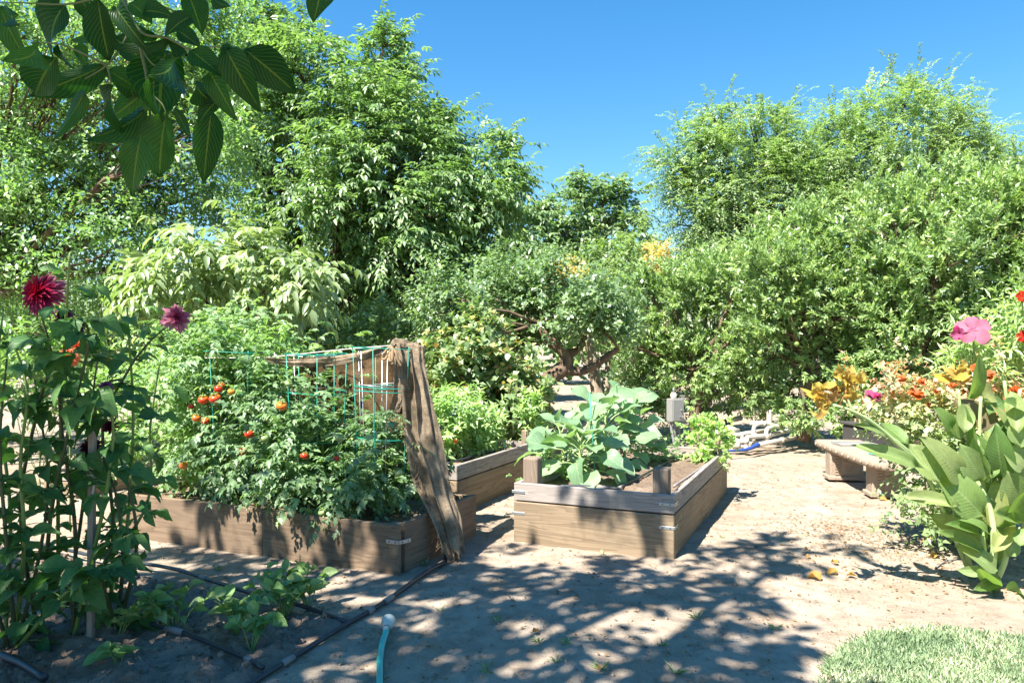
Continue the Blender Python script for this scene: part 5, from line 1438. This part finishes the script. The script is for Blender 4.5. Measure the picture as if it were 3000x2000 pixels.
# ------------------------------------------------------------------ bean plants, weeds, fallen leaves
BL = family('leaf', M['bean'], sh_ovate, 4, nu=6, nv=4, curl=.2, fold=.2, wave=.03, twist=.6)
labs = ['small bean plant nearest the wooden stake', 'bushy bean plant with pale-edged leaves', 'bean plant with cupped pale leaves at mid row', 'low bean plant touching the long black pipe', 'tallest bean plant with a few withered yellow leaves', 'thin bean plant at the upper end of the row', 'sprawling bean seedling at the bottom edge']
for i, (px, py, n_l, hh) in enumerate(((345, 1880, 18, .17), (510, 1865, 40, .26), (690, 1860, 34, .24), (735, 1915, 22, .17), (835, 1815, 40, .27), (905, 1790, 26, .23), (345, 1960, 12, .10))):
    R = random.Random(200 + i)
    b_ = GZ(px, py) + Vector((0, 0, .02))
    o = thing('bean_plant', labs[i], 'plant', b_, 'small bean plants in the dug soil')
    nst = max(3, n_l // 4)
    for s_ in range(nst):
        an = R.uniform(0, 6.28); tip = b_ + Vector((math.cos(an) * hh * .7, math.sin(an) * hh * .5, hh * R.uniform(.5, 1.0)))
        c = curve([b_ - Vector((0, 0, .03)), b_.lerp(tip, .5) + Vector((0, 0, .03)), tip], 8)
        mb = MB(); mb.tube(c, np.linspace(.0045, .0025, len(c)), 5); mb.build('stem', M['stem'], o, True)
        for k in range(n_l // nst + 1):
            q = Vector(c[R.randint(3, len(c) - 1)]); a2 = R.uniform(0, 6.28)
            dd = Vector((math.cos(a2), math.sin(a2), R.uniform(-.1, .9)))
            L = R.uniform(.065, .11)
            put(o, 'leaf', R.choice(BL), q, dd, Vector((R.gauss(0, .4), R.gauss(-.4, .3), 1)), L, L * R.uniform(.5, .68))
def tuft(label, p, h, n, seed, mat='weed', name='weed'):
    rng = np.random.RandomState(seed)
    a = rng.rand(n) * 6.28
    d = np.stack([np.cos(a), np.sin(a), .4 + 1.2 * rng.rand(n)], -1)
    pos = np.array(p) + np.stack([np.cos(a), np.sin(a), np.zeros(n)], -1) * .006
    v, f, k = leaves_np('four', pos, d, np.cross(d, np.stack([-np.sin(a), np.cos(a), np.zeros(n)], -1)) , h * (.6 + .6 * rng.rand(n)), np.full(n, .004 + .03 * h))
    o = link(name, mesh_np(name, v - np.array(p), f, M[mat], np.repeat(rng.rand(n), k)))
    o.location = p
    return tag(o, label, 'weed', 'small weeds in the path')
wd = [(1457, 1820, .055, 'weed in a sun spot left of the path centre'), (1580, 1880, .06, 'weed tuft in the shade below the middle bed'), (1660, 1885, .05, 'tiny weed right of the shaded tuft'), (1430, 1970, .085, 'largest grass tuft near the bottom edge'), (1630, 1940, .05, 'small weed at the bottom beside a fallen leaf'), (1760, 1960, .06, 'weed beside a dry twig near the bottom'),
      (1980, 1975, .08, 'straw-like tuft near the bottom right of the shade'), (2270, 1845, .06, 'sparse tuft at the sunny edge of the shade'), (2040, 1810, .07, 'dry pinkish tuft in a sun patch'), (1765, 1623, .05, 'green weed at the foot of the middle bed'), (640, 1670, .06, 'weed before the tomato bed front'), (1245, 1655, .07, 'weed beside the tomato bed corner'), (2118, 1575, .04, 'weed at the right side of the middle bed'), (2420, 1970, .05, 'runner of grass left of the lawn'), (1940, 1890, .05, 'weed in the middle of the shade'), (1290, 1790, .04, 'tiny weed near the hose nozzle')]
for i, (px, py, h, lab) in enumerate(wd):
    q = GZ(px, py); tuft(lab, q, h * .9, 9 + (i % 3) * 3, 300 + i)
FL = family('fallen_leaf', M['fallen'], sh_ovate, 3, nu=5, nv=4, curl=.5, fold=.3, wave=.12, twist=1.2)
fl = [(2405, 1703, .12, 'curled golden fallen leaf on the path, left of a pair'), (2455, 1683, .09, 'flat golden fallen leaf of the pair on the path'), (2482, 1690, .07, 'crumpled fallen leaf touching the flat golden one'), (2450, 1657, .07, 'small orange fallen leaf above the golden pair'), (2358, 1617, .06, 'orange fallen petal nearest the middle bed'), (2362, 1637, .05, 'tiny orange petal just below another'), (2735, 1590, .09, 'pale dried leaf near the cannas'), (2742, 1632, .09, 'brown curled leaf at the foot of the cannas'), (2805, 1620, .10, 'large brown leaf leaning on the cannas'), (2575, 1465, .10, 'reddish fallen leaf in front of the bench'), (1560, 1860, .05, 'dark fallen leaf in the shade'), (1755, 1968, .05, 'brown fallen leaf at the bottom edge')]
for i, (px, py, L, lab) in enumerate(fl):
    q = GZ(px, py) + Vector((0, 0, .015)); R = random.Random(400 + i); a2 = R.uniform(0, 6.28)
    hold = thing('fallen_leaf', lab, 'leaf', q)
    o = put(hold, 'blade', R.choice(FL), q, (math.cos(a2), math.sin(a2) * .5, .15), (R.gauss(0, .3), -.3, 1), L, L * .6)
    stalk(hold, [q, q - Vector((math.cos(a2) * .02, math.sin(a2) * .01, -.004))], .0015, .001, M['bark_brown'], 'leaf_stalk', 4, 4)
# litter and small stones: nobody could count them
rng = np.random.RandomState(55)
n = 8000
lx = np.concatenate([rng.uniform(-3.8, 4.2, n), rng.normal(2.75, .35, 900), rng.normal(3.3, .5, 700)]); ly = np.concatenate([2.9 + 7.5 * rng.rand(n) ** 1.3, rng.normal(6.0, .35, 900), rng.normal(5.2, .4, 700)])
def in_bed(x, y, c, W_, L_2):
    rx, ry = x - c.x, y - c.y
    a = rx * E1.x + ry * E1.y; b = rx * E2.x + ry * E2.y
    return (a > -.06) & (a < W_ + .06) & (b > -.06) & (b < L_2 + .06)
ok = ~(in_bed(lx, ly, CR, WR, LR) | in_bed(lx, ly, CM, WM, LM) | in_bed(lx, ly, CT, WT, LT))
lx, ly = lx[ok], ly[ok]; n = len(lx)
ps = np.stack([lx, ly, ground_z(lx, ly) + .006], -1)
dd = unit_rand(rng, n); dd[:, 2] *= .25
sz = .010 + .03 * rng.rand(n) ** 2.5
sz[-1300:] = .012 + .024 * rng.rand(1300)
v, f, k = leaves_np('two', ps, dd, unit_rand(rng, n) * .4 + Z, sz, sz * .5)
o = link('leaf_litter', mesh_np('leaf_litter', v, f, M['litter'], np.repeat(rng.rand(n), k))); tag(o, 'dry leaf crumbs scattered over the dirt path', 'litter', kind='stuff')
n = 6000
lx = rng.uniform(-3.8, 4.2, n); ly = 2.9 + 6 * rng.rand(n) ** 1.3
ok = ~(in_bed(lx, ly, CR, WR, LR) | in_bed(lx, ly, CM, WM, LM) | in_bed(lx, ly, CT, WT, LT)); lx, ly = lx[ok], ly[ok]; n = len(lx)
oc = np.array([[1,0,0],[-1,0,0],[0,1,0],[0,-1,0],[0,0,1],[0,0,-1.0]]); of = np.array([[0,2,4],[2,1,4],[1,3,4],[3,0,4],[2,0,5],[1,2,5],[3,1,5],[0,3,5]])
sz = .003 + .013 * rng.rand(n) ** 4
v = oc[None] * (sz[:, None, None] * (.6 + .8 * rng.rand(n, 6, 1))) + np.stack([lx, ly, ground_z(lx, ly)], -1)[:, None, :]
f = of[None] + (np.arange(n) * 6)[:, None, None]
o = link('gravel', mesh_np('gravel', v.reshape(-1, 3), f.reshape(-1, 3), M['dirt'])); tag(o, 'small clods and grit lying on the path', 'gravel', kind='stuff')

# ------------------------------------------------------------------ lawn corner
bnd = [G(2425, 2010), G(2440, 1960), G(2465, 1917), G(2530, 1878), G(2606, 1852), G(2680, 1842), G(2800, 1850), G(3000, 1872), G(3300, 1890)]
poly = np.array([(p.x, p.y) for p in bnd] + [(4.4, 3.0), (4.4, 1.2), (1.2, 1.2), (1.3, 2.6)])
def inside(x, y):
    r = np.zeros(x.shape, bool); j = len(poly) - 1
    for i in range(len(poly)):
        xi, yi = poly[i]; xj, yj = poly[j]
        c = ((yi > y) != (yj > y)) & (x < (xj - xi) * (y - yi) / (yj - yi + 1e-12) + xi); r ^= c; j = i
    return r
M['turf'] = ground_mat('turf_base', (.10, .11, .06), (.13, .14, .075), (.16, .16, .09), (.07, .06, .035))
gx_ = np.arange(1.0, 4.5, .04); gy_ = np.arange(1.2, 4.3, .04)
GX, GY = np.meshgrid(gx_, gy_); ins = inside(GX, GY)
GZ_ = ground_z(GX, GY) + np.where(ins, .014 + .012 * fbm(GX * 6, GY * 6, 2), -.04)
nx, ny = len(gx_), len(gy_)
idx = (np.arange(ny - 1)[:, None] * nx + np.arange(nx - 1)[None, :]); kp_ = ins[:-1, :-1] | ins[1:, 1:] | ins[:-1, 1:] | ins[1:, :-1]
idx = idx[kp_].ravel(); tri = np.concatenate([np.stack([idx, idx + 1, idx + nx + 1], -1), np.stack([idx, idx + nx + 1, idx + nx], -1)])
o = link('lawn', mesh_np('lawn', np.stack([GX.ravel(), GY.ravel(), GZ_.ravel()], -1), tri, M['turf'], smooth=True)); tag(o, kind='structure')
n = 90000
bx = rng.uniform(1.2, 3.7, n); by = rng.uniform(2.6, 4.25, n)
k_ = inside(bx + rng.normal(0, .03, n), by + rng.normal(0, .03, n) - .02); bx, by = bx[k_], by[k_]
thin = fbm(bx * 5, by * 5, 3); k_ = rng.rand(len(bx)) < np.clip(.95 + thin * 1.1, .2, 1); bx, by, thin = bx[k_], by[k_], thin[k_]; n = len(bx)
d = unit_rand(rng, n); d[:, 2] = np.abs(d[:, 2]) * .8 + .35
hh = .028 + .03 * rng.rand(n)
v, f, k = leaves_np('two', np.stack([bx, by, ground_z(bx, by) + .012], -1), d, unit_rand(rng, n), hh, .0045 + .003 * rng.rand(n))
o = link('grass', mesh_np('grass', v, f, M['grass'], np.repeat(np.clip(rng.rand(n) * .8 - thin * .9, 0, 1), k))); tag(o, 'short pale green grass in the lower right corner', 'grass', kind='stuff')

# ------------------------------------------------------------------ cannas, roses, hibiscus at the right
CN = family('leaf', M['canna'], sh_canna, 5, nu=7, nv=4, curl=.16, fold=.12, wave=.02, twist=.7)
CNB = leaf_mesh('leaf', M['canna_bronze'], sh_canna, 7, 4, .12, .16, .02)
CPT = family('petal', M['canna_petal'], sh_petal, 4, nu=6, nv=4, curl=.5, fold=.05, wave=.22, twist=1.6)
CPW = family('petal', M['canna_wilt'], sh_petal, 3, nu=5, nv=4, curl=.5, fold=.1, wave=.15, twist=1.5)
def ca(x, y, D): return P(2300 + x / 2.413, 850 + y / 2.413, D)
def cb(x, y, D): return P(2300 + x / 2.613, 1400 + y / 2.613, D)
RC = random.Random(31)
def canna(label, base, stems, leaves_, seed):
    o = thing('canna_plant', label, 'plant', base, 'canna lilies at the right')
    for pts, r0, r1 in stems:
        stalk(o, [base - Vector((0, 0, .03))] + pts, r0, r1, M['stem_pale'], 'stem', 20, 8)
    for a, b, w_, mat in leaves_:
        L = (b - a).length; W = w_ * a.y / F
        nn = Vector((RC.gauss(-.3, .3), -1, RC.gauss(.55, .3)))
        put(o, 'leaf', CNB if mat else RC.choice(CN), a, b - a, nn, L * 1.08, W * 1.1, L)
    return o
def lv(fn, lst, D, s): return [(fn(x0, y0, D + RC.uniform(-.12, .12)), fn(x1, y1, D + RC.uniform(-.2, .15)), w_ / s, m_) for (x0, y0, x1, y1, w_, m_) in lst]
cA = canna('canna leaning left with yellow blooms over the stone bench', GZ(2850, 1690),
  [([ca(1180, 1480, 4.75), ca(960, 1240, 4.65), ca(800, 1090, 4.6), ca(640, 950, 4.55), ca(480, 855, 4.5), ca(340, 810, 4.5)], .020, .008), ([ca(960, 1240, 4.65), ca(560, 930, 4.55), ca(480, 850, 4.5), ca(440, 760, 4.5)], .012, .006)],
  lv(ca, [(950,1240,545,1085,115,0),(1085,1355,895,1095,170,0),(720,1040,540,925,95,0),(870,1090,680,905,100,0),(1240,1525,845,1437,95,0),(1250,1335,1075,1105,185,0)], 4.65, 2.413), 1)
cB = canna('canna with the broad pale leaves in front', GZ(2900, 1720),
  [([cb(1600, 500, 4.7), cb(1560, 200, 4.75), ca(1330, 1300, 4.8)], .024, .012), ([cb(1690, 600, 4.7), cb(1660, 300, 4.75), ca(1500, 1350, 4.8)], .022, .010), ([cb(1530, 600, 4.7), cb(1500, 300, 4.7)], .02, .01)],
  lv(ca, [(1395,1585,1115,1300,230,0),(1395,1345,1265,1125,175,0),(1460,1335,1370,1060,165,0),(1540,1335,1490,1020,175,0)], 4.75, 2.413) +
  lv(cb, [(1525,565,1215,395,90,0),(1510,435,1325,330,115,0),(1625,700,1390,535,145,0),(1600,570,1710,330,125,0),(1650,765,1480,840,95,0),(1530,700,1335,720,75,0),(1700,600,1810,420,120,0),(1560,420,1420,300,110,0),(1600,860,1500,700,90,0)], 4.65, 2.613), 2)
cC = canna('tall canna with a yellow bloom and one bronze leaf', GZ(2930, 1660),
  [([ca(1400, 1400, 4.95), ca(1330, 1150, 5.0), ca(1250, 900, 5.0), ca(1225, 700, 5.0)], .020, .008), ([ca(1380, 1300, 4.9), ca(1375, 1000, 4.9), ca(1385, 750, 4.9)], .014, .010), ([ca(1600, 1300, 4.9), ca(1590, 1000, 4.9), ca(1550, 640, 4.9)], .016, .010)],
  lv(ca, [(1500,1040,1215,768,200,1),(1220,1045,1195,895,115,0),(1310,765,1405,515,105,0),(1395,775,1515,675,135,0),(1185,975,1105,865,105,0),(1270,1010,1290,760,110,0),(1440,880,1560,720,120,0)], 4.95, 2.413), 3)
cD = canna('canna cut off by the right edge', GZ(3030, 1700),
  [([ca(1650, 1350, 4.8), ca(1640, 1000, 4.8), ca(1660, 700, 4.8)], .022, .010)],
  lv(ca, [(1700,1260,1575,1115,180,0),(1700,1510,1585,1325,210,0),(1665,1110,1690,890,165,0),(1570,1210,1435,975,160,0),(1650,1010,1600,700,120,0),(1690,900,1620,760,130,0),(1700,1400,1640,1180,170,0)] , 4.7, 2.413) + lv(cb, [(1830,900,1730,805,120,0),(1800,520,1829,380,110,0),(1760,330,1660,250,120,0)], 4.6, 2.613), 4)
for o, b_, nx_, sd in ((cA, GZ(2850, 1690), 8, 1), (cB, GZ(2900, 1720), 12, 2), (cC, GZ(2930, 1660), 14, 3), (cD, GZ(3030, 1700), 12, 4)):
    R = random.Random(500 + sd)
    for k in range(nx_):
        a = b_ + Vector((R.uniform(-.12, .15), R.uniform(-.06, .12), R.uniform(.15, .85)))
        dd = Vector((R.gauss(-.15, .5), R.gauss(-.1, .35), R.uniform(.5, 1.2)))
        L = R.uniform(.28, .45)
        put(o, 'leaf', R.choice(CN), a, dd, Vector((R.gauss(-.3, .5), -1, R.gauss(.5, .3))), L, L * R.uniform(.28, .4))
def canna_bloom(o, c, n, r_, fam, seed, up=Vector((-.3, -.2, .6))):
    R = random.Random(seed)
    c = Vector(c)
    for k in range(n):
        d = Vector((R.gauss(0, .8), R.gauss(-.2, .7), R.gauss(.1, .7))) + up * .5
        L = r_ * R.uniform(.7, 1.15)
        put(o, 'petal', R.choice(fam), c + jit(.025), d, Vector((R.gauss(0, .6), -1, R.gauss(0, .6))), L, L * R.uniform(.65, .95))
canna_bloom(cA, ca(255, 765, 4.45), 14, .092, CPT, 1); canna_bloom(cA, ca(300, 820, 4.45), 4, .085, CPT, 5, Vector((0, 0, -1)))
canna_bloom(cA, ca(430, 640, 4.5), 16, .095, CPT, 2); canna_bloom(cA, ca(395, 740, 4.5), 7, .09, CPW, 3, Vector((-.2, 0, -1)))
canna_bloom(cC, ca(1230, 600, 5.0), 15, .095, CPT, 4)
def paint_r(rng, p, r):
    h = np.clip((p[:, 2] - .75) / .45, 0, 1)
    return np.clip(r * .5 + h * .55 * (rng.rand(len(p)) < .75) + .12 * (rng.rand(len(p)) < .25), 0, 1)
def rose_lobes(lst, D): return [(P(x, y, D + dd_), r_ * D / F) for x, y, r_, dd_ in lst]
lobs = rose_lobes([(2600,1200,55,0),(2660,1170,60,.1),(2730,1165,65,.2),(2800,1170,60,.2),(2640,1260,65,0),(2730,1260,80,.1),(2820,1260,80,.2),(2670,1335,45,.1),(2750,1350,75,0),(2720,1420,55,-.1),(2785,1450,70,-.1),(2850,1400,80,0),(2740,1495,45,-.2),(2790,1530,70,-.2),(2870,1500,70,-.1)], 5.75)
rb_ = GZ(2790, 1590)
ro = clump('rose_bush', 'low rose bush with many orange-pink leaf tips beside the bench', rb_, lobs, M['rose_leaf'], 'alternate', .050, .032, 'four', 330, 5, .16, 110, 'bush', 'rose bushes at the right', paint=paint_r, wisps=3)
lobs = rose_lobes([(2880,1180,55,0),(2950,1160,60,.1),(2990,1220,70,0),(2910,1260,70,.1),(2970,1320,80,0),(3040,1200,80,0),(3050,1300,90,0)], 5.6)
ro2 = clump('rose_bush', 'rose bush behind the cannas at the right edge', GZ(2960, 1590), lobs, M['rose_leaf'], 'alternate', .050, .032, 'four', 300, 5, .16, 111, 'bush', 'rose bushes at the right', paint=paint_r, wisps=3)
fam_m = family('petal', M['magenta'], sh_petal, 3, nu=4, nv=4, curl=.3, wave=.08); fam_o = family('petal', M['orange_petal'], sh_petal, 3, nu=4, nv=4, curl=.3, wave=.08)
fam_h = family('petal', M['hibiscus'], sh_petal, 3, nu=5, nv=4, curl=.25, wave=.06); fam_red = family('petal', M['red_petal'], sh_petal, 3, nu=4, nv=4, curl=.3, wave=.08)
def rosette(parent, c, axis_, r_, fam, n, seed, open_=.9):
    R = random.Random(seed); ax = Vector(axis_).normalized()
    u = ax.cross(Vector((.3, .2, .9))).normalized(); v_ = ax.cross(u)
    fo = bpy.data.objects.new('flower', None); C.objects.link(fo); fo.parent = parent; fo.location = Vector(c) - Vector(parent.location); fo.empty_display_size = .02
    for k in range(n):
        a = 6.283 * k / n * (1 if n < 7 else 1.618); el = open_ - (.0 if n < 7 else .9 * k / n)
        rad = u * math.cos(a) + v_ * math.sin(a)
        d = rad * math.sin(el + .3) + ax * math.cos(el + .3)
        L = r_ * R.uniform(.85, 1.1)
        d = d.normalized(); nn = (ax - rad * .3); nn = (nn - d * nn.dot(d)).normalized(); s_ = nn.cross(d)
        o = bpy.data.objects.new('petal', R.choice(fam)); C.objects.link(o); o.parent = fo
        o.matrix_local = Matrix((d, s_, nn)).transposed().to_4x4() @ Matrix.Diagonal((L, L * 1.05, L, 1))
    return fo
rosette(ro, P(2560, 1163, 5.6), (0, -.35, 1), .075, fam_m, 14, 1, 1.3)['label'] = 'magenta rose'
rosette(ro, P(2685, 1155, 5.6), (.1, -.5, .8), .06, fam_o, 12, 2, 1.1)['label'] = 'orange rose'
rosette(ro, P(2645, 1112, 5.7), (-.2, -.5, .8), .05, fam_o, 11, 3, 1.0)
for i, (x, y) in enumerate(((2700, 1120), (2740, 1150), (2610, 1150), (2790, 1130), (2830, 1150), (2720, 1190))): rosette(ro, P(x, y, 5.65), (RC.gauss(0, .4), -.6, .7), .035, fam_o, 9, 40 + i, .9)
for i, (x, y) in enumerate(((2960, 1170), (2985, 1200), (2940, 1210), (2900, 1205), (2975, 1150), (2860, 1085), (2900, 1100))): rosette(ro2, P(x, y, 5.35), (RC.gauss(0, .4), -.6, .7), .05, fam_o, 10, 60 + i, .9)
hb = GZ(2900, 1600)
lobs = [(P(x, y, 5.75), r_ * 5.75 / F) for x, y, r_ in ((2860, 1020, 35), (2880, 1080, 50), (2930, 1040, 55), (2980, 1000, 60), (2960, 1100, 55), (3020, 1060, 70), (2850, 1120, 40), (3010, 940, 50))]
hbo = clump('hibiscus_plant', 'tall narrow-leaved hibiscus with one large pink bloom', hb, lobs, M['narrow_leaf'], 'alternate', .10, .018, 'four', 190, 5, .2, 112, 'plant')
rosette(hbo, P(2850, 965, 5.5), (-.3, -.75, .35), .125, fam_h, 5, 5, 1.05)['label'] = 'large pink hibiscus flower'
rosette(hbo, P(2812, 978, 5.45), (-.8, -.5, .0), .06, fam_m, 5, 6, .5)['label'] = 'half-closed pink bud'
rosette(hbo, P(2996, 868, 5.5), (-.4, -.8, .2), .05, fam_red, 6, 7, 1.0)['label'] = 'red flower cut by the right edge'
rosette(hbo, P(3000, 985, 5.5), (-.4, -.8, .2), .055, fam_red, 6, 8, 1.0)
stalk(hbo, [hb, P(2970, 1200, 5.7), P(2990, 1000, 5.6), P(2996, 880, 5.52)], .010, .004, M['stem'], 'stem')
stalk(hbo, [P(2990, 1100, 5.65), P(2996, 1030, 5.58), P(3000, 990, 5.52)], .006, .004, M['stem'], 'stem')
hs = stalk(hbo, [hb, P(2880, 1300, 5.7), P(2862, 1100, 5.6), P(2850, 990, 5.55)], .012, .005, M['stem'], 'stem')
for i, (pts, lab) in enumerate((([(2740, 1668), (2765, 1650), (2805, 1640)], 'grey bit of drip tube curling by the cannas'), ([(2700, 1600), (2740, 1592), (2790, 1592)], 'thin dark drip tube entering the rose bush'))):
    mb = MB(); mb.tube(curve([GZ(*q) + Vector((0, 0, .012)) for q in pts], 12), .006, 6); tag(mb.build('drip_tube', M['pipe_dusty']), lab, 'pipe')
